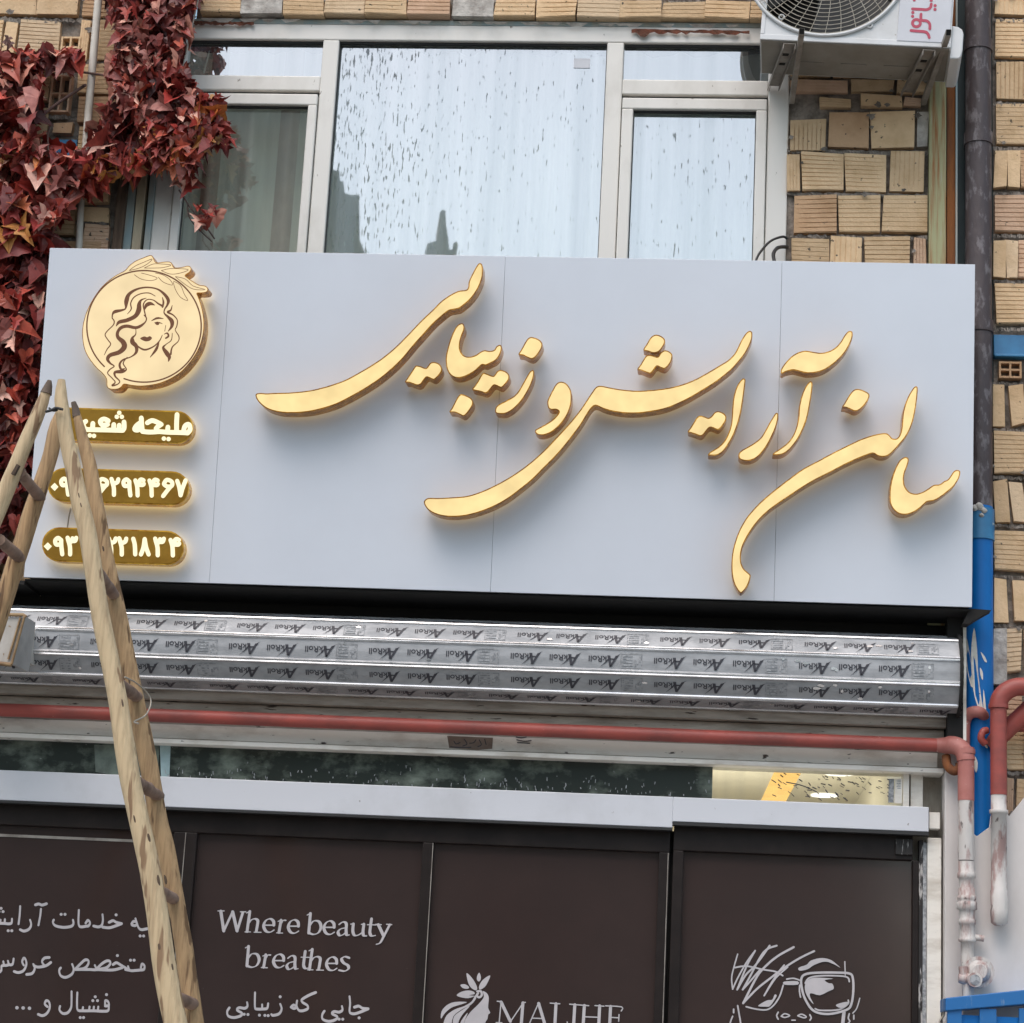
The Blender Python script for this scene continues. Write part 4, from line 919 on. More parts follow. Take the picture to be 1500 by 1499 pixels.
# printed word in its own flat frame (x right, y up), about .155 wide
def flat_text(body, size):
    c = bpy.data.curves.new('tmp', 'FONT'); c.body = body; c.size = size; c.offset = .0006
    o = bpy.data.objects.new('tmp', c); COL.objects.link(o); bpy.context.view_layer.update()
    me = o.to_mesh(); me.calc_loop_triangles()
    v = [tuple(p.co[:2]) for p in me.vertices]; f = [tuple(t.vertices) for t in me.loop_triangles]
    o.to_mesh_clear(); bpy.data.objects.remove(o); bpy.data.curves.remove(c); return v, f
tv, tf = flat_text('kRoll', .040)
WORD = ([(x + .042, y + .004) for x, y in tv], list(tf))
def wadd(pts):
    b = len(WORD[0]); WORD[0].extend(pts); WORD[1].append(tuple(range(b, b + len(pts))))
wadd([(-.010, .0), (.003, .0), (.030, .054), (.020, .054)]); wadd([(.020, .054), (.030, .054), (.041, .0), (.027, .0)]); wadd([(.008, .014), (.03, .014), (.03, .021), (.010, .021)])
wadd([(-.020, -.010), (-.008, -.004), (.004, .004), (-.006, .002)]); wadd([(.030, .012), (.040, .030), (.076, .062), (.046, .028), (.036, .012)])
N = 10; rr = AP_ / cos(pi / N)
ridge_q = []
for i in range(N):
    el = R_(-2.5 + 36 * (i - 2)); el_a, el_b = el - pi / N, el + pi / N
    def fp(x, t, off, el=el):          # point on facet: t from -1 (lower edge) to 1 (upper edge)
        y0, z0 = -cos(el), sin(el); ty, tz = sin(el), cos(el); h = AP_ * math.tan(pi / N) * t
        return (x, YC + y0 * (AP_ + off) + ty * h, zc + z0 * (AP_ + off) + tz * h)
    q = MB(); nx = 14; prof = [(-1, -.002), (-.93, .003), (-.86, .003), (-.80, -.001), (-.72, -.003), (0, -.001), (.72, -.003), (.80, -.001), (.86, .003), (.93, .003), (1, -.002)]
    vs_ = [fp(xr0 + (xr1_ - xr0) * j / nx, t, o_) for j in range(nx + 1) for t, o_ in prof]; m = len(prof)
    for j in range(nx):
        for r in range(m - 1):
            q.add([], [], 0)
    q.add(vs_, [(j * m + r, j * m + r + 1, (j + 1) * m + r + 1, (j + 1) * m + r) for j in range(nx) for r in range(m - 1)])
    for idx in range(len(q.f)):
        r = idx % (m - 1); q.m[idx] = 1 if r in (0, 1, 2, 7, 8, 9) else 0
    slat = q.build('slat', ['alu', 'aluridge'], sh)
    if i > 4: continue
    q = MB(); ph = (.0, .36, .19, .05, .27)[i]; x = xr0 + .05 - ph; cnt = i
    hh = AP_ * math.tan(pi / N)
    while x < xr1_ - .17:
        if x > xr0:
            if cnt % 4 == 3:               # product box
                wx, t0, t1 = .095, -.62, .55
                def r_(a0, a1, b0, b1, mi, o_=.0005):
                    q.add([fp(x + wx * a0, b0, o_), fp(x + wx * a1, b0, o_), fp(x + wx * a1, b1, o_), fp(x + wx * a0, b1, o_)], [(0, 1, 2, 3)], mi)
                r_(0, 1, t0, t0 + .06, 1); r_(0, 1, t1 - .06, t1, 1); r_(0, .03, t0 + .06, t1 - .06, 1); r_(.97, 1, t0 + .06, t1 - .06, 1)
                for a_ in range(4): r_(.08, .56, t0 + .16 + a_ * .24, t0 + .28 + a_ * .24, 1)
                for a_ in range(3): r_(.66 + a_ * .1, .74 + a_ * .1, t0 + .15 + a_ * .18, t1 - .5 + a_ * .15, 1)
                x += .11
            else:                          # the word, printed upside down
                q.add([fp(x + .155 - a, -(b - .02) / hh * .92 + random.uniform(-.01, .01), .0006) for a, b in WORD[0]], WORD[1], 0)
                x += .168
        else: x += .168
        cnt += 1
        x += .006
    for _ in range(9):
        x_ = random.uniform(max(xr0, -3.2), xr1_ - .1) if random.random() < .4 else random.uniform(.2, xr1_ - .08); t_ = random.uniform(-.6, .6); w_ = random.uniform(.006, .02)
        q.add([fp(x_ + w_ * cos(a_) * random.uniform(.6, 1.2), t_ + .16 * sin(a_) * random.uniform(.5, 1), .0011) for a_ in np.linspace(0, 2 * pi, 8)[:-1]], [tuple(range(7))], 2)
    q.build('film_print', ['ink', 'inkgrey', 'aluridge'], slat)
q = MB(); n = 20
q.tube([(xr1_ - .002, YC, zc), (xr1_ + .012, YC, zc)], AP_ + .018, 24); q.build('end_plate', 'dark', sh)
q = MB(); n = 14                             # torn film edge on the end plate
for i in range(n):
    a = R_(100 + i * 12); r0, r1 = AP_ * .82, AP_ + .016
    q.add([(xr1_ + .0135, YC + cos(a) * r1, zc + sin(a) * r1), (xr1_ + .0135, YC + cos(a + .14) * r1, zc + sin(a + .14) * r1), (xr1_ + .0135, YC + cos(a + .1) * (r0 + random.uniform(0, .03)), zc + sin(a + .1) * r0)], [(0, 1, 2)])
q.build('torn_film', 'whitepaint', sh)
q = MB(); q.box(xr0, xr1_ + .02, -.03, -.015, zc - .16, Sz0 - .03); q.box(xr0, Sx0, -.28, -.03, Sz0 - .03, Sz0 - .012); q.build('housing', 'dark', sh)  # dark sheets added so the gap above the roll reads as black shade
# guide box at the right under the roll
q = MB(); q.box(X(1388, 1060, -.16), X(1412, 1060, -.16), -.16, .0, Z(1400, 1085, -.16), Z(1400, 905, -.16)); q.build('guide_box', 'dark', sh)
q = MB(); q.box(X(1411, 960, -.17), X(1415.5, 960, -.17), -.17, .0, Z(1400, 1085, -.16), Z(1400, 912, -.16)); q.build('guide_edge', 'whitepaint', sh)

# cream end cap of the shutter motor at the left
bx = thing('motor_cap', 'cream metal cap plate with brown stained trim jutting out left of the ladder', 'cap', U(10, 985, -.62))
def P3(u, v, Y): return U(u, v, Y)
q = MB(); f_ = [P3(-60, 906, -.74), P3(37, 904, -.74), P3(18, 972, -.74), P3(-60, 962, -.74)]
q.hexa(f_, [p + np.array([0, .02, 0]) for p in f_]); q.build('front_plate', 'creambox', bx, bevel=.003)
q = MB(); f_ = [P3(38, 903, -.745), P3(52.5, 912, -.55), P3(42.5, 985, -.55), P3(18.5, 973, -.745)]
q.hexa(f_, [p + np.array([-.012, .004, 0]) for p in f_]); q.build('side_plate', 'marble', bx, bevel=.002)
q = MB()
q.tube([P3(-60, 900, -.745), P3(34, 901, -.745), P3(38, 904, -.745)], .008, 6); q.tube([P3(36, 903, -.75), P3(17, 973, -.75)], .006, 6); q.tube([P3(-60, 966, -.745), P3(17, 974, -.745)], .009, 6); q.tube([P3(30, 905, -.748), P3(12, 966, -.748)], .005, 6)
q.build('trim', 'trim', bx)
q = MB(); q.box(X(-90, 940, -.5), X(30, 940, -.5), -.55, -.25, Z(0, 960, -.5), Z(0, 912, -.5)); q.build('housing', 'creambox', bx)

# ================================================================== LINTEL, PIPE, TRANSOM, FASCIA
xL, xR = X(-330, 1100), X(1384, 1090, -.08)
def zz(v, Y): return Z(750, v, Y)
li = thing('steel_lintel', 'stained grey steel lintel behind the red gas pipe, below the shutter', 'lintel', ((xL + xR) / 2, 0, zz(1108, -.05)))
q = MB(); q.box(xL, X(1388, 1050, -.10), -.10, .1, zz(1043, -.10), zz(1012, -.10)); q.build('shutter_rail', 'lintel', li, bevel=.004)
q = MB(); q.box(xL, xR, -.055, .1, zz(1102.5, -.055), zz(1046.5, -.055)); q.build('beam', 'lintel', li, bevel=.003)
q = MB(); q.box(xL, xR - .005, -.085, .1, zz(1108.5, -.085), zz(1101.5, -.085)); q.build('beam_lip', 'whitepaint', li, bevel=.003)
q = MB(); q.box(xL, xR - .03, -.062, -.0555, zz(1101, -.06), zz(1080, -.06)); q.build('painted_face', 'whitepaint', li, bevel=.002)
# faded sticker and stamp
bf = lambda u, v, o: U(u, v, -.0625 - o)
k = Ink(bf, .001); k.poly([(655, 1078), (722, 1081), (721, 1097), (700, 1099), (658, 1096)], 0, False)
for s_ in ([(665,1086),(668,1090),(674,1088)],[(680,1083),(684,1090),(678,1093)],[(688,1089),(694,1088),(697,1084)],[(702,1084),(705,1091),(700,1094)],[(710,1083),(712,1091)],[(660,1094),(672,1095),(690,1095)],
           [(756,1080),(764,1081),(771,1080)],[(757,1084),(768,1086),(778,1085)],[(758,1088),(776,1089)]): k.stroke(s_, 1.5, mi=1)
k.mb.build('sticker', ['sticker', 'ink'], li)

# red horizontal gas pipe with its drop at the right
Yg = -.15
gp = thing('gas_pipe', 'long red gas pipe crossing the shopfront and dropping beside the white post', 'pipe', U(1415, 1200, Yg))
q = MB(); xe = X(1392, 1096, Yg); zp = float(U(750, 1068.5, Yg)[2])
q.tube([(xL, Yg, zp), (xL / 2, Yg, zp + .003), (0, Yg, zp), (xe - .25, Yg, zp), (xe - .03, Yg, zp)], .0305, 16); q.build('pipe', 'redpipe', gp)
xd = X(1413.5, 1150, Yg)
el = [(xe - .06, Yg, zp), (xe - .02, Yg, zp)] + [(xe - .02 + (xd - xe + .02) * sin(t), Yg - .04 * sin(t), zp + .02 * sin(t) - .09 * (1 - cos(t))) for t in np.linspace(.2, pi / 2, 8)]
q = MB(); q.tube(el, [.031, .037] + [.040] * 8, 16); q.build('elbow', 'pinkpipe', gp)
zd1 = Z(1415, 1104, Yg); zd2 = Z(1415, 1175, Yg); zd3 = Z(1415, 1262, Yg)
Yd = Yg - .04
q = MB(); q.tube([(xd, Yd, zd1 + .02), (xd, Yd, zd2)], .036, 18); q.build('pipe', 'pinkpipe', gp)
q = MB(); q.tube([(xd, Yd, zd1 + .012), (xd, Yd, zd1 - .008)], .0405, 18); q.build('collar', 'pinkpipe', gp)
q = MB(); q.tube([(xd, Yd, zd2), (xd, Yd, zd3)], .0345, 18, jit=.02); q.build('pipe', 'whitepipe', gp)
# unions and valve stack down to the regulator
q = MB(); xv = X(1417, 1340, Yd)
def rz(v): return Z(1417, v, Yd)
prof = [(1262, .034), (1278, .034), (1279, .040), (1286, .040), (1288, .033), (1300, .03), (1302, .036), (1312, .036), (1313, .041), (1318, .041), (1320, .037), (1322, .044), (1332, .044), (1334, .034), (1346, .032), (1348, .037), (1354, .037), (1355, .033), (1374, .034), (1376, .038), (1380, .038), (1381, .028), (1400, .028), (1420, .026)]
q.tube([(xd + (xv - xd) * (v - 1262) / 100 if v < 1362 else xv, Yd, rz(v)) for v, r in prof], [r for v, r in prof], 16, jit=.015); q.build('coupling', 'whitepipe', gp)
q = MB(); q.tube([(xv + .02, Yd, rz(1372)), (xv + .07, Yd, rz(1374))], .014, 8); q.build('valve_stub', 'whitepipe', gp)
# regulator
Yr = -.24
q = MB(); c = U(1434, 1424, Yr)
q.tube([c + np.array([0, .1, .0]), c + np.array([0, .05, 0]), c + np.array([0, .045, 0]), c], [.03, .04, .066, .066], 22)
q.tube([c + np.array([.0, -.002, 0]), c + np.array([.0, -.03, .0])], [.05, .03], 20)
c2 = U(1427, 1436, Yr - .04); q.tube([c2 + np.array([0, .06, 0]), c2 + np.array([0, -.03, 0])], .031, 18)
q.tube([U(1404, 1433, Yr), U(1413, 1434, Yr), U(1427, 1436, Yr)], [.019, .026, .026], 14); q.tube([U(1411, 1416, Yr), U(1412, 1432, Yr)], .02, 12); q.tube([U(1420, 1438, Yr), U(1418, 1462, Yr)], .022, 12)
q.build('regulator', 'whitepipe', gp)
q = MB(); q.tube([c2 + np.array([0, -.031, 0]), c2 + np.array([0, -.033, 0])], .022, 18); q.build('regulator_cap', 'inkgrey', gp)
# second pipe with swan neck
Y2 = -.20
sp2 = thing('gas_pipe', 'red gas pipe with a swan neck bend at the far right, white painted below', 'pipe', U(1462, 1250, Y2))
x2 = (X(1463.5, 1060, Y2) + X(1462, 1150, Y2)) / 2; r2 = .036; zt_ = Z(1463, 1034, Y2); zr = Z(1500, 1012, Y2)
q = MB(); q.tube([(x2, Y2, zt_), (x2, Y2, Z(1463, 1165, Y2))], r2, 18); q.build('pipe', 'redpipe', sp2)
q = MB(); rad = .105; q.tube([(x2, Y2, zt_ - .01), (x2, Y2, zt_)] + [(x2 + rad * (1 - cos(t)), Y2, zt_ + rad * sin(t) * .85) for t in np.linspace(.15, pi / 2, 9)] + [(x2 + .5, Y2 + .02, zt_ + rad * .85)], .040, 18); q.build('bend', 'redpipe', sp2)
q = MB(); q.tube([(x2, Y2, zt_ + .006), (x2, Y2, zt_ - .012)], .0435, 18); q.build('collar', 'redpipe', sp2)
q = MB(); zz1, zz2 = Z(1463, 1165, Y2), Z(1462, 1340, Y2)
q.tube([(x2, Y2, zz1), (x2, Y2, Z(1463, 1186, Y2)), (x2, Y2, Z(1463, 1187, Y2)), (x2, Y2, Z(1463, 1192, Y2)), (x2, Y2, Z(1463, 1193, Y2)), (x2, Y2, Z(1463, 1304, Y2)), (x2, Y2, Z(1463, 1306, Y2)), (x2, Y2, Z(1463, 1330, Y2)), (x2, Y2, Z(1463, 1334, Y2)), (x2, Y2, Z(1463, 1352, Y2)), (x2, Y2, Z(1463, 1356, Y2))],
       [.034, .034, .041, .041, .034, .034, .038, .036, .039, .036, .022], 16, jit=.02); q.build('pipe', 'whitepipe', sp2, label='lower white painted length of pipe')
q = MB(); q.tube([U(1448, 1094, -.1), U(1470, 1074, -.11), U(1510, 1036, -.13)], .04, 14); q.build('brace_pipe', 'redpipe', sp2)
q = MB(); q.tube([U(1468, 1060, -.09), U(1540, 1064, -.09)], .034, 14); q.build('side_pipe', 'redpipe', sp2)
# small looped branch near the guide box
q = MB(); Yl = -.12
q.tube(catmull([U(1412, 1100, Yl), U(1412.5, 1070, Yl), U(1414, 1055, Yl), U(1421, 1045, Yl - .02), U(1433, 1043, Yl - .03), U(1440, 1048, Yl), U(1442, 1056, Yl + .06)], 5), .026, 14); 
tag(q.build('pipe_stub', 'pinkpipe'), 'short faded pink pipe bend against the blue pipe, above the gas pipe elbow', 'pipe')
q = MB(); q.tube(catmull([U(1446, 1070, -.16), U(1440, 1072, -.17), U(1437, 1082, -.17), U(1443, 1090, -.16)], 5), .016, 10)
tag(q.build('pipe_clamp', 'redpipe'), 'small dark red clamp between the blue pipe and the swan neck pipe', 'clamp')
q = MB(); q.tube(catmull([U(1386, 1108, -.13), U(1388, 1122, -.15), U(1398, 1130, -.16), U(1406, 1124, -.15)], 5), [.02] * 15 + [.026], 10)
tag(q.build('pipe_bracket', 'rust'), 'rusty hooked bracket below the gas pipe elbow', 'bracket')

# transom light with shop room behind
tr = thing('transom_window', 'low dirty transom pane above the white fascia, lit room showing at its right end', 'window', ((xL + xR) / 2, 0, zz(1160, 0)))
ztr_t, ztr_b = zz(1112, -.0), zz(1164, -.0)
xm = X(1045, 1140, 0); xre = X(1322, 1140, 0)
MT['glasslow'] = glass('smeared low glass', (.85, .87, .82), .10, (.45, .45, .40), False, .10)
q = MB(); q.add([(xL, -.0, ztr_b - .02), (xm - .004, -.0, ztr_b - .02), (xm - .004, -.0, ztr_t + .03), (xL, -.0, ztr_t + .03)], [(0, 1, 2, 3)]); q.build('pane', 'board', tr, label='dark backed pane with dirt smears and painted reflections')
q = MB(); q.add([(xm - .004, -.0, ztr_b - .02), (xre, -.0, ztr_b - .02), (xre, -.0, ztr_t + .03), (xm - .004, -.0, ztr_t + .03)], [(0, 1, 2, 3)]); q.build('pane', 'glasslow', tr, label='clear pane with black smears')
k = Ink(lambda u, v, o: U(u, v, -.001 - o), .001)
k.poly([(138, 1091), (233, 1093), (232, 1132), (180, 1138), (140, 1131)], 0, False); k.poly([(234, 1091), (250, 1092), (248, 1140), (236, 1139)], 1, False)
random.seed(21)
for i in range(150):
    u = random.uniform(240, 1040); v = 1150 + (u - 500) * .035 - abs(random.gauss(0, 11)); k.stroke([(u, v), (u + random.uniform(-1, 1), v - random.uniform(1, 5))], random.uniform(.5, 1.5), mi=2)
for i in range(70):
    u = random.gauss(1195, 50) if i % 2 else random.gauss(1240, 40); u = min(max(u, 1110), 1300); v = random.uniform(1132, 1172); k.stroke([(u, v), (u + random.uniform(2, 6), v + random.uniform(0, 4))], random.uniform(.7, 1.8), mi=3)
k.stroke([(1152, 1146), (1175, 1151), (1196, 1160)], 1.6, mi=3)
k.poly([(1302, 1141), (1310, 1141), (1309, 1176), (1301, 1176)], 2, False); k.poly([(1311, 1141), (1322, 1141.5), (1321, 1177), (1310, 1177)], 4, False)
for i_ in range(6): k.stroke([(1314 + random.uniform(-1, 1), 1143 + i_ * 2.4), (1319, 1143 + i_ * 2.4)], 1.2, mi=2)
k.mb.build('smear', ['greenpatch', 'bluewhite', 'inkgrey', 'ink', 'whitepaint'], tr)
q = MB(); q.box(xre, X(1332, 1150, -.02), -.02, .06, ztr_b - .02, ztr_t + .03); q.box(X(1334, 1150, .0), X(1352, 1150, .0), .0, .06, ztr_b - .05, ztr_t + .03); q.box(X(1318, 1150, .1), X(1322, 1150, .1), .02, .1, ztr_b - .02, ztr_t + .03); q.build('frame', 'whitepaint', tr, bevel=.003)
# lit room: white walls, cream ceiling, led strip and round spots
rm = MB(); ra, rb2, ry0, ry1, rz0, rz1 = xm - 1.2, xre + .0, .13, 3.4, 2.3, 3.26
rm.add([(ra, ry0, rz0), (rb2, ry0, rz0), (rb2, ry1, rz0), (ra, ry1, rz0), (ra, ry0, rz1), (rb2, ry0, rz1), (rb2, ry1, rz1), (ra, ry1, rz1)], [(0, 1, 2, 3), (4, 7, 6, 5), (3, 2, 6, 7), (0, 3, 7, 4), (1, 5, 6, 2)])
tag(rm.build('shop_interior', 'ceil'), kind='structure')
def ceil_pt(u, v): return RP(u, v, (0, 0, rz1 - .004), (0, 0, 1))
q = MB(); f_ = [ceil_pt(1136, 1127), ceil_pt(1176, 1128), ceil_pt(1148, 1180), ceil_pt(1112, 1179)]; q.add(f_, [(0, 1, 2, 3)])
tag(q.build('led_strip', 'strip'), 'warm yellow led strip across the shop ceiling, seen through the transom', 'lamp')
for (u, v, lab) in ((1229, 1133, 'round ceiling spot glowing near the top edge of the transom pane'), (1207, 1165, 'round ceiling spot glowing low in the transom pane')):
    c = ceil_pt(u, v); q = MB(); r = .075
    q.tube([c + np.array([0, 0, 0]), c + np.array([0, 0, -.006])], r, 20); tag(q.build('ceiling_spot', 'spot'), lab, 'lamp', 'ceiling spots in the shop')
q = MB(); q.box(ra + .3, rb2 - .3, 1.3, 1.9, rz0 + .0, rz0 + .02);  # unseen glowing panel added on the floor to brighten the room
tag(q.build('fill_panel', 'room_fill'), 'unseen glowing panel added on the shop floor to brighten the ceiling', 'lamp')

# white fascia band
YB = -.07
fa = thing('fascia_band', 'smooth white fascia band between the transom and the dark doors', 'fascia', ((xL + xR) / 2, 0, zz(1205, YB)))
zt3, zb3 = zz(1158, YB), zz(1203, YB); xk = X(985, 1210, YB); xf = X(1360.5, 1205, YB)
q = MB(); q.box(xL, xk, YB, .02, zb3 - .0, zt3); q.box(xk, xf, YB, .02, zb3 + .028, zt3); q.build('sheet', 'band', fa, bevel=.003)
q = MB(); q.box(xf + .004, X(1377, 1205, YB + .02), YB + .02, .02, zb3 + .045, zt3 - .02); q.build('end_piece', 'whitepaint', fa, bevel=.003)
q = MB(); q.box(xL, xk, YB - .004, -.02, zb3 - .012, zb3 - .001); q.box(xk, xf, YB - .004, -.02, zb3 + .012, zb3 + .026); q.build('lower_edge', 'gasket', fa)

# ================================================================== SHOP FRONT
YD = -.01; YM = .025                     # frame face, film face
sf = thing('glazed_shopfront', 'dark brown glazed shopfront with silver vinyl lettering on brown film', 'shopfront', ((xL + X(982, 1300)) / 2, 0, 0))
zhead = zz(1206, YD); zl = .13
def Zp(u, v): return Z(u, v, YM)
ztop = (Zp(292, 1221) + Zp(620, 1234) + Zp(637, 1237) + Zp(966, 1250)) / 4
def XM(u, v): return X(u, v, YM)
p1r = XM(258, 1215); p2l, p2r, p3l, p3r = XM(291.5, 1221), XM(620.5, 1240), XM(636.5, 1240), XM(965.5, 1255)
dgap0, dgap1 = XM(981.5, 1240), XM(986.5, 1240)
q = MB()
q.box(xL, dgap0, YD, .07, ztop, zhead + .03)                               # head rail
q.box(p1r, p2l, YD, .07, zl, ztop); q.box(p2r, p3l, YD, .07, zl, ztop); q.box(p3r, dgap0, YD, .07, zl, ztop)
q.box(xL, dgap0, YD, .07, .02 + .11, zl + .1)
q.build('frame', 'frame', sf, bevel=.004)
for a, b in ((xL, p1r), (p2l, p2r), (p3l, p3r)):
    q = MB(); q.box(a - .002, b + .002, YM, YM + .012, zl + .08, ztop + .002); q.build('film_panel', 'film', sf)
q = MB(); e = .0035
for a in (XM(275, 1215), p3l - e - .001, dgap0 - .008): q.box(a, a + e, YD - .004, YD + .002, zl + .1, ztop - .002)
q.box(xL, p1r, YM - .004, YM - .001, Z(100, 1226, YM), Z(100, 1230, YM))
q.build('bead', 'bracket', sf)
dr = thing('shop_door', 'dark brown glazed door with a silver drawing of a face in sunglasses', 'door', (XM(1170, 1300), 0, .13))
d0, d1, dtop = XM(1001.5, 1248), XM(1336, 1262), (Zp(1003, 1247) + Zp(1335, 1262)) / 2
q = MB(); q.box(dgap1, X(1337, 1240, YD), YD, .07, dtop, zhead + .045); q.box(dgap1, d0, YD, .07, zl, dtop); q.box(d1, XM(1345, 1300), YD, .07, zl, dtop); q.box(d0, d1, YD, .07, zl, zl + .1); q.build('frame', 'frame', dr, bevel=.004)
q = MB(); q.box(d0 - .002, d1 + .002, YM, YM + .012, zl + .08, dtop + .002); q.build('film_panel', 'film', dr)
q = MB(); q.box(dgap0, dgap1, .05, .08, zl, zhead); q.build('gap_backing', 'dark', dr)
# right jamb: peeling black strip, white strips, post
jb_bk = MB(); jb_bk.box(xre, X(1384, 1150, 0), .065, .13, .13, zz(1100, 0))
jb = thing('door_jamb', 'white aluminium door jamb with flaking black strip beside the door', 'jamb', (X(1360, 1400), 0, .13))
MT['peel'] = mat('flaking black paint', (.02, .018, .017), (.48, .46, .44), rough=.7, scale=9, stretch=(2.0, 1, .35), lo=.56, hi=.6, bump=.4)
jb_bk.build('backing', 'trimgrey', jb)
q = MB(); q.box(XM(1345.2, 1300), X(1352, 1300, YD), YD + .004, .06, .13, zhead + .0); q.build('flaked_strip', 'peel', jb)
q = MB(); q.box(X(1352.3, 1300, -.02), X(1358, 1300, -.02), -.012, .06, .13, zhead - .01); q.build('strip', 'inkgrey', jb, bevel=.002)
q = MB(); q.box(X(1358.5, 1300, -.03), X(1379, 1300, -.03), -.03, .06, .13, zhead + .01); q.build('strip', 'whitepaint', jb, bevel=.003)
q = MB(); q.box(X(1312, 1225, -.02), X(1337, 1225, -.02), -.025, YD - .003, Z(1320, 1252, -.02), Z(1320, 1229, -.02)); q.build('hinge_plate', 'peel', jb, bevel=.002)
q = MB(); q.box(X(1384, 1250, -.09), X(1411, 1250, -.09), -.09, .05, .13, Z(1395, 1088, -.09)); tag(q.build('white_post', 'cladding', bevel=.005), 'white painted square post right of the shop door, behind the gas pipe', 'post')

# --- lettering
fp_ = lambda u, v, o: U(u, v, YM - o)
nibA = lambda s: (4.4 * s, 2.7 * s, R_(78))
zq = lambda p: zt(p, 6.25, (0, 1310))
def wr(k, z, strokes, dots, nib, r):
    for s_ in strokes: k.stroke(z(s_), nib=nib)
    for p in dots: k.dot(*z([p])[0], r)
NIB = (2.1, 1.35, R_(80))
k = Ink(fp_, .0012)
wr(k, zq, [[(1205,272),(1222,250),(1248,255),(1252,275),(1235,288),(1208,282),(1205,272)],[(1240,222),(1252,262),(1268,305),(1295,325),(1350,316)],[(1000,258),(1035,243),(1065,258),(1112,270)],[(1112,270),(1060,290),(1000,308),(940,302)],[(938,185),(942,240),(930,285),(900,300),(858,292)],[(785,265),(805,240),(824,262),(810,290),(785,292)],[(785,294),(745,300),(724,288),(718,245),(722,145)],[(668,235),(672,270),(650,295),(580,304),(510,290),(485,260),(492,235)],[(375,135),(368,200),(352,285)],[(325,98),(355,90),(385,100),(425,88)],[(275,235),(285,280),(265,320),(220,338),(185,325)],[(185,110),(180,190),(170,275)],[(110,225),(105,262),(80,272),(40,268),(-40,266)],[(45,230),(42,265)],[(5,235),(0,268)]],
   [(1283,383),(1315,383),(1063,190),(560,185),(595,185),(75,335),(108,335),(10,130),(-10,160),(28,160)], NIB, 2.2)
k.mb.build('lettering', 'silver', sf)
k = Ink(fp_, .0012)
wr(k, zq, [[(1290,672),(1300,640),(1322,655),(1318,688),(1290,695)],[(1300,692),(1250,698),(1190,698),(1172,660)],[(1190,698),(1150,690)],[(1035,645),(1065,628),(1100,645),(1165,685)],[(1120,672),(1060,690),(1000,695),(880,690)],[(880,690),(930,640),(975,612),(1005,615),(1008,640),(970,675),(880,692)],[(868,650),(880,690),(830,690)],[(690,686),(740,635),(780,602),(810,610),(805,645),(770,680),(690,690)],[(830,690),(690,690)],[(660,640),(675,690),(655,735),(600,762),(555,745),(542,700),(555,675)],[(450,580),(408,585),(385,618),(405,652)],[(465,625),(420,655),(350,668),(312,655)],[(305,640),(318,680),(295,725),(245,735)],[(218,652),(203,618),(220,585),(238,610),(240,650),(215,700),(170,718),(130,708)],[(125,590),(115,640),(85,645),(72,610)],[(85,645),(42,652),(30,615)],[(42,652),(15,660),(10,700),(-30,730)]],
   [(1195,605),(1228,605),(1075,562)], NIB, 2.2)
k.mb.build('lettering', 'silver', sf)
k = Ink(fp_, .0012)
wr(k, zq, [[(962,1012),(965,975),(990,985),(996,1018),(965,1024)],[(996,1018),(990,1065),(940,1072),(860,1068),(760,1068),(712,1060),(705,1000),(708,900)],[(900,1030),(895,1068)],[(860,1030),(855,1068)],[(820,1030),(815,1068)],[(760,1035),(755,1065)],[(655,890),(655,980),(650,1040),(620,1085),(575,1092),(545,1060),(550,1025)],[(435,1032),(410,1005),(425,975),(450,990),(455,1040),(430,1090),(390,1112),(350,1100)]],
   [(975,920),(872,940),(850,975),(893,975),(735,1130),(765,1130)], NIB, 2.2)
for p in ((155,1040),(212,1042),(270,1045)): k.dot(*zq([p])[0], 2.6)
k.mb.build('lettering', 'silver', sf)
k = Ink(fp_, .0012); zr_ = lambda p: zt(p, 6.25, (320, 1430))
wr(k, zr_, [[(1245,285),(1285,275),(1320,295),(1370,300)],[(1370,300),(1310,325),(1250,345),(1212,340),(1200,320),(1205,250),(1200,185)],[(1130,275),(1135,310),(1105,330),(1060,325),(1040,345),(1088,372),(1070,400),(1010,415),(955,395),(950,355),(970,320)],
   [(890,150),(830,175),(765,215),(770,240),(815,270),(815,300),(770,318),(735,312),(715,270),(720,225)],[(665,285),(690,265),(712,285),(690,297),(665,285)],[(565,255),(578,300),(555,345),(500,360),(485,350)],
   [(335,150),(333,230),(335,290),(350,302),(400,302),(445,295),(455,250)],[(400,260),(400,300)],[(262,240),(265,275),(240,295),(190,290),(170,312),(215,340),(200,365),(140,380),(90,365),(80,325),(100,290)]],
   [(1288,383),(1105,395),(1138,395),(565,190),(375,358),(425,360),(455,362),(235,350),(270,352)], (2.1, 1.35, R_(80)), 2.2)
k.mb.build('lettering', 'silver', sf)
ze_ = lambda p: zt(p, 5.357, (310, 1320))
nb = (2.3, .75, R_(-20)); k = Ink(fp_, .0012); sf_ = (.8, .8, 0)
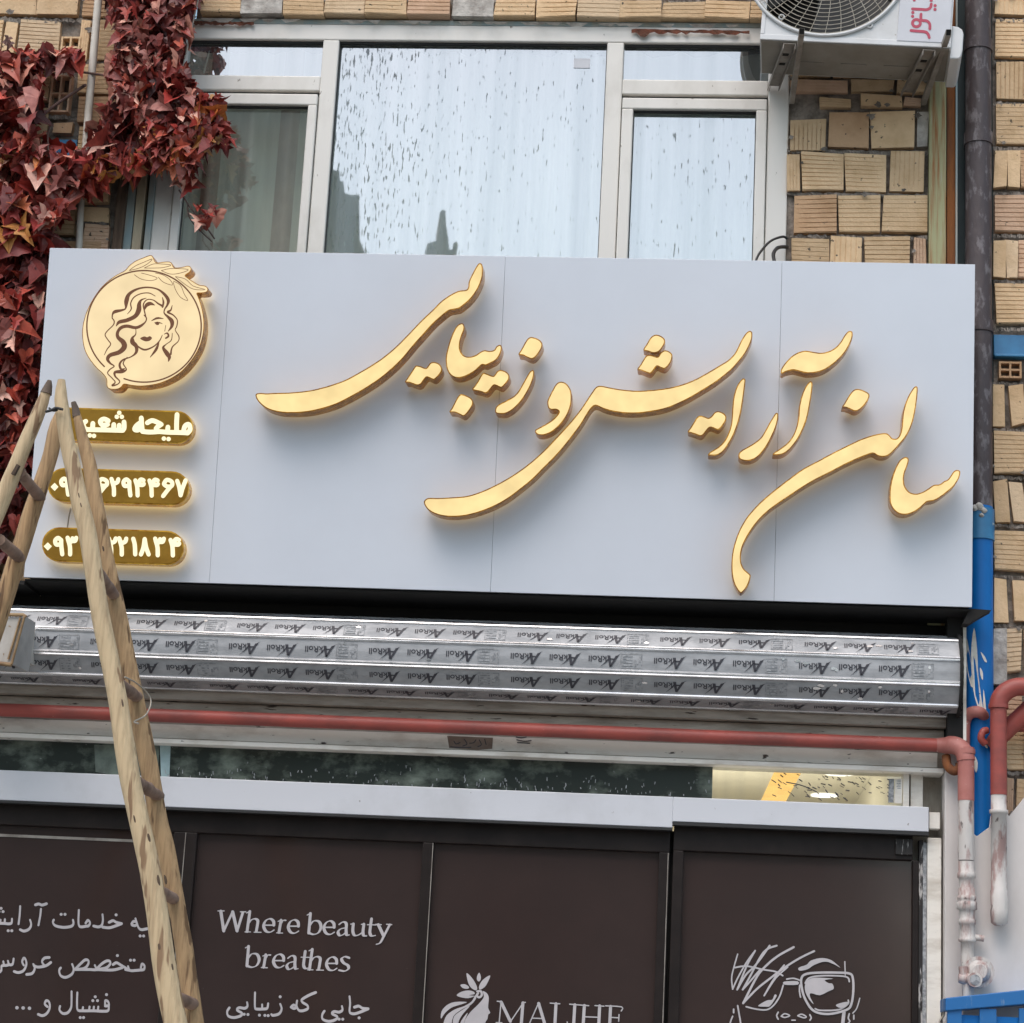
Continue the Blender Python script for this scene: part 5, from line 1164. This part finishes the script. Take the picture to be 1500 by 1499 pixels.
GL = {'W': [[(72,80),(95,235)],[(95,235),(165,85)],[(165,85),(200,235)],[(200,235),(245,90)],['s',(50,78),(98,78)],['s',(225,85),(268,85)]],
 'h': [[(300,82),(288,165),(278,240)],[(286,180),(310,150),(340,140),(362,155),(358,195),(350,240)],['s',(262,243),(305,243)],['s',(275,94),(302,80)],['s',(333,245),(388,246)]],
 'e': [[(415,190),(450,190),(488,190)],[(488,190),(485,158),(458,140),(425,155),(408,195),(425,235),(458,245),(490,228)]],
 'r': [[(545,150),(528,248)],[(538,185),(558,155),(582,152)],['s',(510,250),(557,252)],['s',(522,160),(547,150)]],
 'b': [[(775,98),(768,180),(762,252)],[(768,195),(800,158),(842,162),(858,205),(838,248),(800,262),(762,250)],['s',(750,110),(777,97)]],
 'a': [[(1000,185),(1030,165),(1056,178),(1055,230),(1060,266),(1080,266)],[(1055,210),(1012,220),(992,245),(1005,270),(1030,265),(1055,245)]],
 'u': [[(1112,180),(1108,235),(1120,268),(1150,268),(1185,245)],[(1195,182),(1188,240),(1193,270),(1215,274)],['s',(1092,182),(1114,178)],['s',(1175,184),(1197,180)]],
 't': [[(1255,140),(1245,210),(1242,252),(1256,274),(1285,270)],['s',(1222,186),(1290,188)]],
 'y': [[(1308,186),(1350,275)],[(1398,186),(1352,275),(1322,328),(1292,340)],['s',(1288,183),(1332,186)],['s',(1372,183),(1414,186)]],
 's': [[(1080,447),(1045,437),(1020,455),(1035,485),(1068,505),(1074,530),(1045,550),(1000,543)]]}
for ch, dx, dy in (('W',0,0),('h',0,0),('e',0,0),('r',0,0),('e',193,8),('b',0,0),('e',473,17),('a',0,0),('u',0,0),('t',0,0),('y',0,0),('b',-485,258),('r',-120,272),('e',77,278),('a',-402,265),('t',-520,255),('h',490,297),('e',493,300),('s',0,0)):
    if (ch, dx) == ('b', -485): k.mb.build('lettering', 'silver', sf); k = Ink(fp_, .0012)
    for s_ in GL[ch]:
        ser = s_[0] == 's'; pts = [(a + dx, b + dy) for a, b in (s_[1:] if ser else s_)]; k.stroke(ze_(pts), nib=sf_ if ser else nb)
k.mb.build('lettering', 'silver', sf)
# logo and word on the third panel
k = Ink(fp_, .0012); zm = lambda p: zt(p, 5.0, (630, 1410)); Th, Tn = 5.2, 2.0
for a, w3 in (([(520,288),(506,440)],Tn),([(520,290),(588,432)],Th),([(590,432),(682,296)],Tn),([(680,296),(668,452)],Th),([(795,296),(726,452)],Tn),([(795,300),(842,458)],Th),([(748,408),(826,411)],Tn),
              ([(922,302),(914,464)],Th),([(1060,310),(1050,475)],Th),([(1130,315),(1120,480)],Th),([(1242,318),(1234,485)],Th),([(1126,398),(1236,402)],Tn),([(1322,322),(1314,488)],Th),([(1318,402),(1382,406)],Tn),
              ([(492,284),(524,288)],Tn),([(678,293),(698,293)],Tn),([(484,441),(526,442)],Tn),([(648,452),(692,454)],Tn),([(708,453),(748,455)],Tn),([(818,459),(866,461)],Tn),([(880,298),(950,303)],Tn),([(890,465),(998,470),(1004,436)],Tn),
              ([(1022,306),(1096,312)],Tn),([(1014,478),(1088,480)],Tn),([(1098,312),(1162,317)],Tn),([(1208,316),(1274,321)],Tn),([(1090,480),(1150,482)],Tn),([(1204,485),(1266,487)],Tn),([(1286,318),(1404,326),(1400,356)],Tn),([(1384,382),(1381,432)],Tn),([(1286,488),(1404,492),(1412,460)],Tn)):
    k.stroke(zm(a), w3 * .86, n=3)
k.mb.build('lettering', 'silver', sf); k = Ink(fp_, .0012)
for p in ([(268,78),(295,100),(325,140),(345,185),(335,205),(300,185),(280,150),(270,110)],[(360,75),(372,105),(368,130),(355,140),(343,125),(345,100)],[(440,95),(425,140),(400,180),(365,200),(358,180),(370,150),(395,120)],[(222,165),(255,160),(285,180),(275,193),(240,188)],
          [(195,240),(230,215),(280,205),(320,215),(325,232),(285,240),(325,246),(280,262),(225,255)],[(385,210),(415,225),(430,260),(425,330),(440,368),(426,382),(420,415),(405,440),(402,500),(300,520),(262,500),(250,440),(290,370),(350,310),(390,262),(392,235)],
          [(80,412),(84,360),(120,315),(180,290),(270,290),(225,308),(160,330),(110,370)],[(98,450),(120,390),(180,345),(250,320),(305,285),(330,240),(338,262),(300,310),(230,346),(170,396),(150,480),(98,500)],
          [(165,455),(176,395),(230,352),(292,318),(245,372),(212,425),(192,500),(160,500)],[(212,480),(230,425),(276,368),(248,440),(240,500),(215,500)]):
    k.poly(zm(p))
k.stroke(zm([(345,212),(372,212),(378,240),(358,256),(342,240),(352,226)]), 3.2)
k.mb.build('logo', 'silver', sf)
# sunglasses face on the door
k = Ink(fp_, .0012); zs = lambda p: zt(p, 6.818, (1060, 1370))
for s_, w3 in (([(140,190),(100,330),(80,430),(90,540)],2.0),([(90,540),(140,430),(230,270),(315,155)],2.3),([(315,155),(230,310),(135,545)],2.6),([(135,545),(220,400),(300,320),(380,220),(460,105)],2.8),([(190,545),(260,420),(400,170),(530,105)],2.8),
              ([(190,545),(240,490),(300,420),(360,350)],2.6),([(700,120),(540,210),(420,310),(330,420),(195,680)],3.2),([(195,680),(330,540),(480,420),(600,330),(760,230),(905,160)],3.0),([(405,605),(470,490),(540,380),(605,300)],2.4),([(110,325),(230,310),(400,345),(520,365),(590,405)],2.4),([(405,605),(520,430),(640,320)],2.2),
              ([(225,715),(330,740),(430,745),(500,700),(560,610),(595,500)],2.3),([(630,440),(700,432),(770,455)],2.2),([(760,500),(758,560),(768,620)],2.2),
              ([(815,480),(860,425),(1000,405),(1220,415),(1255,465)],2.4),([(915,735),(970,752),(1150,745),(1240,690),(1245,650)],2.4),
              ([(545,770),(530,805),(545,840)],2.2),([(575,810),(610,785),(660,805),(610,822),(575,810)],2.0),([(740,805),(780,790),(825,815),(800,826),(740,805)],2.0),([(860,795),(875,825),(862,850)],2.2),([(680,850),(715,850)],2.0),
              ([(1210,265),(1215,400)],1.8),([(1360,630),(1330,730),(1290,780)],1.8),([(1202,770),(1190,880),(1180,960)],5.0),([(1255,785),(1245,830),(1260,860),(1240,885)],2.2),([(1300,800),(1300,840)],2.2),([(140,705),(155,790),(170,880),(172,960)],2.4),([(100,740),(100,775)],2.4),([(90,810),(65,880),(60,960)],2.2)):
    k.stroke(zs(s_), w3)
k.stroke(zs([(775,440),(820,390),(950,375),(1150,375),(1260,385),(1290,430),(1295,560),(1275,690),(1230,745),(1080,785),(960,780),(880,740),(820,650),(785,550)]), 3.4, closed=True)
for p in ([(345,710),(380,680),(440,650),(485,645),(510,595),(530,605),(500,660),(460,710),(420,715)],[(810,520),(830,460),(880,430),(960,425),(1095,435),(1010,450),(1050,480),(1085,485),(1100,535),(1050,560),(960,600),(870,580),(865,620),(900,690),(860,650),(825,590)],
          [(1120,700),(1180,675),(1245,668),(1230,710),(1170,730)],[(750,325),(830,295),(870,255),(960,230),(1030,235),(1090,260),(1165,325),(1110,295),(1040,268),(980,270),(900,300),(840,340),(760,355)],[(605,465),(735,460),(740,495),(610,495)]):
    k.poly(zs(p))
k.mb.build('drawing', 'silver', dr)

# ================================================================== CLADDING AND BLUE GATE AT LOWER RIGHT
q = MB(); Yk = -.142
def CP(u, v, Y=Yk): return U(u, v, Y)
top = [(1411, 1190), (1416, 1200), (1427, 1222), (1431, 1225), (1449, 1212), (1451, 1195), (1475, 1190), (1478, 1196), (1502, 1166), (1560, 1100)]
f_ = [CP(u, v) for u, v in top]; b0 = CP(1411, 1600); b1 = np.array([f_[-1][0], Yk, b0[2]]); f_[0] = np.array([b0[0], Yk, f_[0][2]])
f_ = f_ + [b1, b0]; q.hexa(f_, [p + np.array([0, .008, 0]) for p in f_])
tag(q.build('wall_cladding', 'cladding', bevel=.003), 'pale grey sheet with a torn slanting top edge behind the gas pipes', 'cladding')
Yq = -.36
gt = thing('blue_gate', 'bright blue steel gate top with a worn lid below the gas regulator', 'gate', U(1450, 1600, Yq))
q = MB(); f_ = [U(1385, 1462, Yq), U(1540, 1446, Yq), U(1540, 1468, Yq), U(1385, 1481, Yq)]; q.hexa(f_, [p + np.array([0, .22, 0.0]) for p in f_]); q.build('lid', 'bluepeel', gt, bevel=.004, label='scuffed paler blue lid')
q = MB(); a = U(1388, 1482, Yq + .03); b = U(1540, 1470, Yq + .03); q.box(a[0], b[0] + .2, Yq + .035, Yq + .06, 0.0, float(a[2]) - .01); q.build('sheet', 'blue', gt)
q = MB()
for u, hw in ((1399, .03), (1448, .035), (1506, .035)):
    a = U(u, 1490, Yq); q.box(a[0] - hw, a[0] + hw, Yq + .012, Yq + .034, 0.0, float(a[2]) + .035)
q.build('upright', 'bluepeel', gt, bevel=.003)
q = MB(); q.tube(catmull([U(1386, 1462, -.2), U(1381, 1470, -.2), U(1383, 1485, -.2), U(1376, 1499, -.2), U(1378, 1520, -.2)], 5), .005, 6); tag(q.build('cable', 'wire'), 'thin grey wire hanging beside the blue gate lid', 'cable')

# ================================================================== LADDER
random.seed(5)
ld = thing('wooden_ladder', 'rustic A frame ladder of peeled wooden poles standing in front of the sign', 'ladder', (-3.0, -1.5, .13))
def pole(uvw, Y, m, name='rail', ext=True, endm='woodend', lab=None):
    pts = [U(u, v, Y) for u, v, w in uvw]; sc = F / (M[2] @ (pts[0] - CAM))
    rad = [w * .46 / sc for u, v, w in uvw]
    # resample every 4 cm, slow wander and slow swelling
    A_ = np.array([np.append(p, r) for p, r in zip(pts, rad)]); A_ = np.array(catmull(list(A_), 8))
    ds = np.concatenate([[0], np.cumsum(np.linalg.norm(np.diff(A_[:, :3], axis=0), axis=1))]); m_ = max(12, int(ds[-1] / .04)); tt = np.linspace(0, ds[-1], m_)
    A_ = np.array([np.interp(tt, ds, A_[:, c]) for c in range(4)]).T
    def wob(a, step): return np.interp(tt, np.arange(0, ds[-1] + step, step), [random.gauss(0, a) for _ in np.arange(0, ds[-1] + step, step)])
    wx, wy, wr_ = wob(.004, .33), wob(.004, .3), wob(.03, .22)
    P3_ = [p[:3] + np.array([wx[i], wy[i], 0]) for i, p in enumerate(A_)]; Rr = [p[3] * (1 + wr_[i]) for i, p in enumerate(A_)]
    if ext:
        d = (pts[-1] - pts[-3]) / np.linalg.norm(pts[-1] - pts[-3]); t = (pts[-1][2] - .132) / -d[2]
        for s_ in np.linspace(0, 1, 14)[1:]: P3_.append(pts[-1] + d * t * s_); Rr.append(rad[-1] * (1 + .12 * s_ + random.gauss(0, .02)))
    q = MB(); q.tube(P3_, Rr, 16, jit=.006)
    return q.build(name, m, ld, label=lab), P3_, Rr
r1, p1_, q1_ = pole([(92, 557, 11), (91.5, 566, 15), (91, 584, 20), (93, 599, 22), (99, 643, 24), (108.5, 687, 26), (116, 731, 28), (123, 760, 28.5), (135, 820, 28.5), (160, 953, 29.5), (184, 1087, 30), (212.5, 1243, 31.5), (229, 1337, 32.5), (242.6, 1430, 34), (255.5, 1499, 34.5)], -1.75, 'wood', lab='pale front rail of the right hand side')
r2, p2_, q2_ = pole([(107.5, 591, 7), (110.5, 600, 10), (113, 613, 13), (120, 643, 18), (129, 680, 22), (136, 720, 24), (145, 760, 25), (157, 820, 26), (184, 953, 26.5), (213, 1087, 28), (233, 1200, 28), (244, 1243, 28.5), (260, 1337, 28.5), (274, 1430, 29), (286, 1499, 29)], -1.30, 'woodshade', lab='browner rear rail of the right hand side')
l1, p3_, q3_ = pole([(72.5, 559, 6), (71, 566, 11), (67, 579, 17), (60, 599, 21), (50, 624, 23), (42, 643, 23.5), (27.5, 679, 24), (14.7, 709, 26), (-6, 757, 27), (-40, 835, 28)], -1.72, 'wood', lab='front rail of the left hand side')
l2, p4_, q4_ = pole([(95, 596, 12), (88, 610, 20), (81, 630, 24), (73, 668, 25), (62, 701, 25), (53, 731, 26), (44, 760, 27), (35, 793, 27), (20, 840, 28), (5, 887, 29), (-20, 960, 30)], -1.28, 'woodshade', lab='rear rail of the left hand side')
# darkened chisel cut tops
for (uv, Y, par) in (([(72.6, 557.5, 6.5), (71, 565.5, 12), (67.5, 577, 17.6)], -1.722, l1), ([(107.5, 589.5, 7.5), (110.7, 600, 10.8), (112.6, 611, 13.2)], -1.302, r2)):
    pts = [U(u, v, Y) for u, v, w in uv]; sc = F / (M[2] @ (pts[0] - CAM)); q = MB(); q.tube(pts, [w / 2 / sc for u, v, w in uv], 12, jit=.02); q.build('cut_end', 'woodend', par)
def rung(a, b, Ya, Yb_, r, par=ld):
    pa, pb = U(*a, Ya), U(*b, Yb_); d = (pb - pa); pa2 = pa + d * .02; pb2 = pb + d * .03
    q = MB(); q.tube([pa2 + (pb2 - pa2) * t for t in np.linspace(0, 1, 7)], [r * (1 + random.gauss(0, .05)) for _ in range(7)], 10, jit=.05); return q.build('rung', 'rung', ld)
for (a, b) in (((143, 838), (168, 873)), ((172, 1000), (202, 1022)), ((196, 1143), (232, 1166)), ((220, 1298), (256, 1318)), ((246, 1455), (284, 1472))):
    rung(a, b, -1.75, -1.30, .024)
rung((27, 690), (58, 728), -1.72, -1.28, .024); rung((-2, 790), (30, 818), -1.72, -1.28, .024)
# top pin and wires
q = MB(); q.tube(catmull([U(68, 603, -1.76), U(76, 601, -1.80), U(82, 598, -1.80), U(92, 600, -1.80)], 5), .006, 8)
q.tube(catmull([U(72, 598, -1.78), U(78, 602, -1.80), U(84, 601, -1.79)], 5), .004, 6); q.build('hinge_wire', 'cable', ld)
q = MB(); q.tube(catmull([U(183, 992, -1.78), U(200, 1001, -1.5), U(216, 1016, -1.36), U(221, 1030, -1.34), U(213, 1048, -1.38), U(197, 1057, -1.40), U(203, 1060, -1.42)], 6), .0035, 6)
q.tube(catmull([U(104, 744, -1.77), U(101, 757, -1.70), U(99, 772, -1.6)], 5), .003, 6); q.build('tie_wire', 'wire', ld)
# knots / branch scars
random.seed(11)
for par, pp, rr_, ids in ((r1, p1_, q1_, (12, 13, 33, 44, 46, 50, 56, 58, 66, 68)), (r2, p2_, q2_, (16, 30, 50)), (l1, p3_, q3_, (14, 16)), (l2, p4_, q4_, (9, 20))):
    q = MB()
    for i in ids:
        if i >= len(pp) - 1: continue
        c = Vector(pp[i]); to = (Vector(CAM) - c).normalized(); d = Vector(pp[i + 1] - pp[i]).normalized(); sd_ = d.cross(to).normalized()
        a0 = random.uniform(-.7, .7); nrm = (to * cos(a0) + sd_ * sin(a0)).normalized(); t2 = d.cross(nrm).normalized(); c2 = c + nrm * rr_[i] * 1.0
        wv, hv = random.uniform(.006, .011), random.uniform(.012, .022)
        ring_ = [c2 + t2 * wv * cos(t) + d * hv * sin(t) - nrm * .004 * (cos(t) ** 2) for t in np.linspace(0, 2 * pi, 11)[:-1]]
        q.add(ring_ + [c2 + nrm * .004], [(j, (j + 1) % 10, 10) for j in range(10)], 0, (1, 1, 1), True)
    q.build('knot', 'brownpost', par)
# mortise slot on the left front rail
c = U(22.3, 687.5, -1.775); q = MB()
f_ = [U(24.5, 679.5, -1.775), U(28, 681.5, -1.775), U(20.5, 695.5, -1.775), U(16, 694, -1.775)]; q.hexa(f_, [p + np.array([0, .02, 0]) for p in f_]); q.build('mortise', 'brownpost', l1)

# ================================================================== CREEPER, CONDUIT
q = MB(); Yc2 = -.10
pts = [(150, -80), (144, 0), (137, 80), (130, 160), (124.5, 232)]
q.tube([U(u, v, Yc2) for u, v in pts], .0195, 14); q.tube([U(121, 262, -.05), U(118, 310, -.05), U(115, 380, -.05)], .017, 12)
tag(q.build('conduit_pipe', 'conduit'), 'slim off-white conduit pipe running down through the red creeper', 'pipe')
q = MB(); q.tube([U(300, -60, -.14), U(290, 0, -.14), U(277, 58, -.13), U(265, 108, -.1)], .0045, 6)
tag(q.build('cable', 'conduit'), 'thin pale cable hanging at the left corner of the window', 'cable')

random.seed(3)
vine = thing('creeper', 'wild climbing creeper with red autumn leaves covering the left brick wall', 'climbing plant', U(60, 700, -.05))
half = [(0, 0), (.16, .13), (.32, .10), (.66, -.02), (.42, -.13), (.25, -.25), (.42, -.46), (.20, -.50), (.12, -.76), (0, -1.0)]
half_b = [(0, 0), (.14, .12), (.34, .15), (.56, .0), (.50, -.16), (.42, -.30), (.40, -.46), (.27, -.58), (.13, -.80), (0, -1.0)]
def leaf(mb, p, size, col, face, droop, spin, fold):
    """three lobed leaf folded along its rib; p = stalk end, tip hangs down"""
    Rz = Matrix.Rotation(spin, 3, 'Y'); Rx = Matrix.Rotation(droop, 3, 'X'); Rf = Matrix.Rotation(face, 3, 'Z')
    m3 = Rf @ Rx @ Rz; c = Vector(p)
    hv = half if random.random() < .45 else half_b; cu = random.uniform(-.1, .55); wd_ = random.uniform(.62, 1.05)
    for s in (1, -1):
        vs = []
        for x, z in hv:
            x = x * wd_; y = -abs(x) * fold + cu * z * z - .25 * abs(x) * x * x + random.uniform(-.03, .03)
            v = m3 @ Vector((s * x * (1 + .0), y, z)); vs.append(c + v * size)
        mid = [c + (m3 @ Vector((0, cu * z * z, z))) * size for z in (-.25, -.55)]
        n = len(vs); allv = vs + mid
        f = [(0, 1, 2), (0, 2, n), (2, 3, n), (3, 4, n), (4, 5, n), (5, 6, n), (6, 7, n + 1), (6, n + 1, n), (7, 8, n + 1), (8, 9, n + 1)]
        if s < 0: f = [tuple(reversed(t)) for t in f]
        k_ = random.uniform(1.15, 1.75); mb.add(allv, f, 0, tuple(a * k_ for a in col), False)
def inpoly(u, v, P):
    c = False; j = len(P) - 1
    for i in range(len(P)):
        if (P[i][1] > v) != (P[j][1] > v) and u < (P[j][0] - P[i][0]) * (v - P[i][1]) / (P[j][1] - P[i][1]) + P[i][0]: c = not c
        j = i
    return c
PAL = {'dk': [(.10, .014, .012), (.14, .020, .015), (.17, .028, .02), (.06, .012, .011)],
       'red': [(.25, .028, .02), (.30, .045, .028), (.20, .022, .018), (.34, .07, .04), (.14, .02, .016)],
       'pink': [(.40, .18, .13), (.52, .30, .23), (.27, .10, .08), (.22, .065, .05), (.16, .04, .032)],
       'or': [(.40, .13, .03), (.45, .2, .05), (.33, .085, .03), (.28, .05, .03), (.42, .24, .1)]}
REG = [  # polygon, count, size range (m), palette weights, depth range
 ([(172,-60),(296,-60),(288,0),(283,40),(272,64),(262,100),(245,112),(200,115),(168,95),(176,60),(158,30)], 430, (.055,.085), 'dk dk pink red pink', (-.30,-.06)),
 ([(160,85),(245,100),(268,100),(283,140),(290,165),(302,180),(296,215),(285,250),(250,255),(215,232),(205,190),(180,165),(165,130)], 420, (.055,.085), 'dk pink red red pink', (-.28,-.06)),
 ([(282,150),(322,150),(332,190),(330,218),(305,232),(290,215)], 60, (.06,.09), 'dk red red or', (-.28,-.1)),
 ([(210,195),(292,200),(288,262),(262,262),(235,252),(210,240)], 110, (.055,.085), 'or red red pink or', (-.26,-.06)),
 ([(105,232),(215,232),(215,262),(170,258),(130,300),(118,255)], 70, (.08,.12), 'red red dk dk or', (-.24,-.08)),
 ([(160,150),(205,160),(205,235),(150,235),(140,200)], 55, (.08,.12), 'dk dk pink', (-.2,-.05)),
 ([(0,88),(60,82),(125,86),(125,108),(70,108),(60,130),(0,120)], 55, (.075,.12), 'red red dk pink', (-.22,-.06)),
 ([(-40,120),(45,110),(60,150),(40,165),(70,225),(60,232),(-40,240)], 110, (.08,.125), 'red pink red dk pink', (-.24,-.05)),
 ([(-40,225),(55,222),(60,245),(-40,255)], 46, (.075,.11), 'or red red', (-.26,-.1)),
 ([(-40,250),(70,235),(135,240),(140,290),(100,320),(60,372),(-40,372)], 190, (.08,.125), 'pink red dk pink red', (-.24,-.05)),
 ([(-40,290),(30,290),(40,360),(20,380),(-40,372)], 40, (.085,.12), 'red or red', (-.26,-.12)),
 ([(-40,360),(78,366),(72,450),(62,560),(50,700),(20,790),(-40,900)], 420, (.07,.12), 'dk dk red pink dk', (-.20,-.03)),
 ([(-40,420),(60,430),(55,640),(-40,700)], 90, (.08,.12), 'red red pink', (-.26,-.14)),
 ([(255,270),(282,270),(282,285),(255,282)], 7, (.06,.08), 'pink red', (-.2,-.14)), ([(288,314),(318,314),(318,345),(290,345)], 8, (.06,.085), 'red red pink', (-.2,-.14)),
]
parts_ = {}
fol = MB()
for P, cnt, (s0, s1), pal, (y0, y1) in REG:
    us = [p[0] for p in P]; vs0 = [p[1] for p in P]; k_ = 0; pal = pal.split(); guard = 0
    while k_ < cnt * 1.7 and guard < 40000:
        guard += 1
        u, v = random.uniform(min(us), max(us)), random.uniform(min(vs0), max(vs0))
        if not inpoly(u, v, P): continue
        Y = random.uniform(y0, y1); p = U(u, v - 12, Y); sz = random.uniform(s0 * .6, s1) if random.random() < .8 else s1 * 1.12
        if p[0] > Sx0 - .1 and p[2] < Sz1 - .02 and Y < -.16: p[1] = random.uniform(-.14, -.04)
        leaf(fol, p, sz, random.choice(PAL[random.choice(pal)]), random.gauss(0, .75), random.gauss(-.25, .55), random.gauss(0, .6), random.uniform(.05, .85)); k_ += 1
for (u, v) in ((13, 55), (16, 62), (8, 60)): leaf(fol, U(u, v, -.1), .055, (.09, .035, .025), .2, 0, random.gauss(0, 1), .3)
fol.build('foliage', 'leaf', vine)
q = MB()
for P, r in (([(0, 108), (60, 102), (120, 106), (175, 115), (215, 130)], .006), ([(45, 185), (80, 155), (125, 125)], .008), ([(20, 300), (60, 275), (100, 250), (135, 232)], .007), ([(0, 272), (15, 290), (22, 310), (25, 340)], .006),
             ([(190, -40), (200, 30), (215, 90), (235, 150), (250, 220)], .010), ([(262, 278), (280, 306), (300, 330), (314, 350)], .004), ([(275, 300), (277, 318), (290, 335), (310, 354)], .003), ([(0, 400), (20, 480), (30, 560), (25, 640)], .009), ([(40, 380), (30, 430), (45, 500), (40, 580)], .006), ([(72, 235), (70, 200), (74, 180)], .005), ([(2, 360), (4, 400), (-2, 440)], .008), ([(16, 130), (17, 165), (10, 200)], .005)):
    q.tube([U(u, v, -.12 + random.gauss(0, .01)) for u, v in catmull([np.array(p, float) for p in P], 6)], r, 7)
q.build('stem', 'stem', vine)
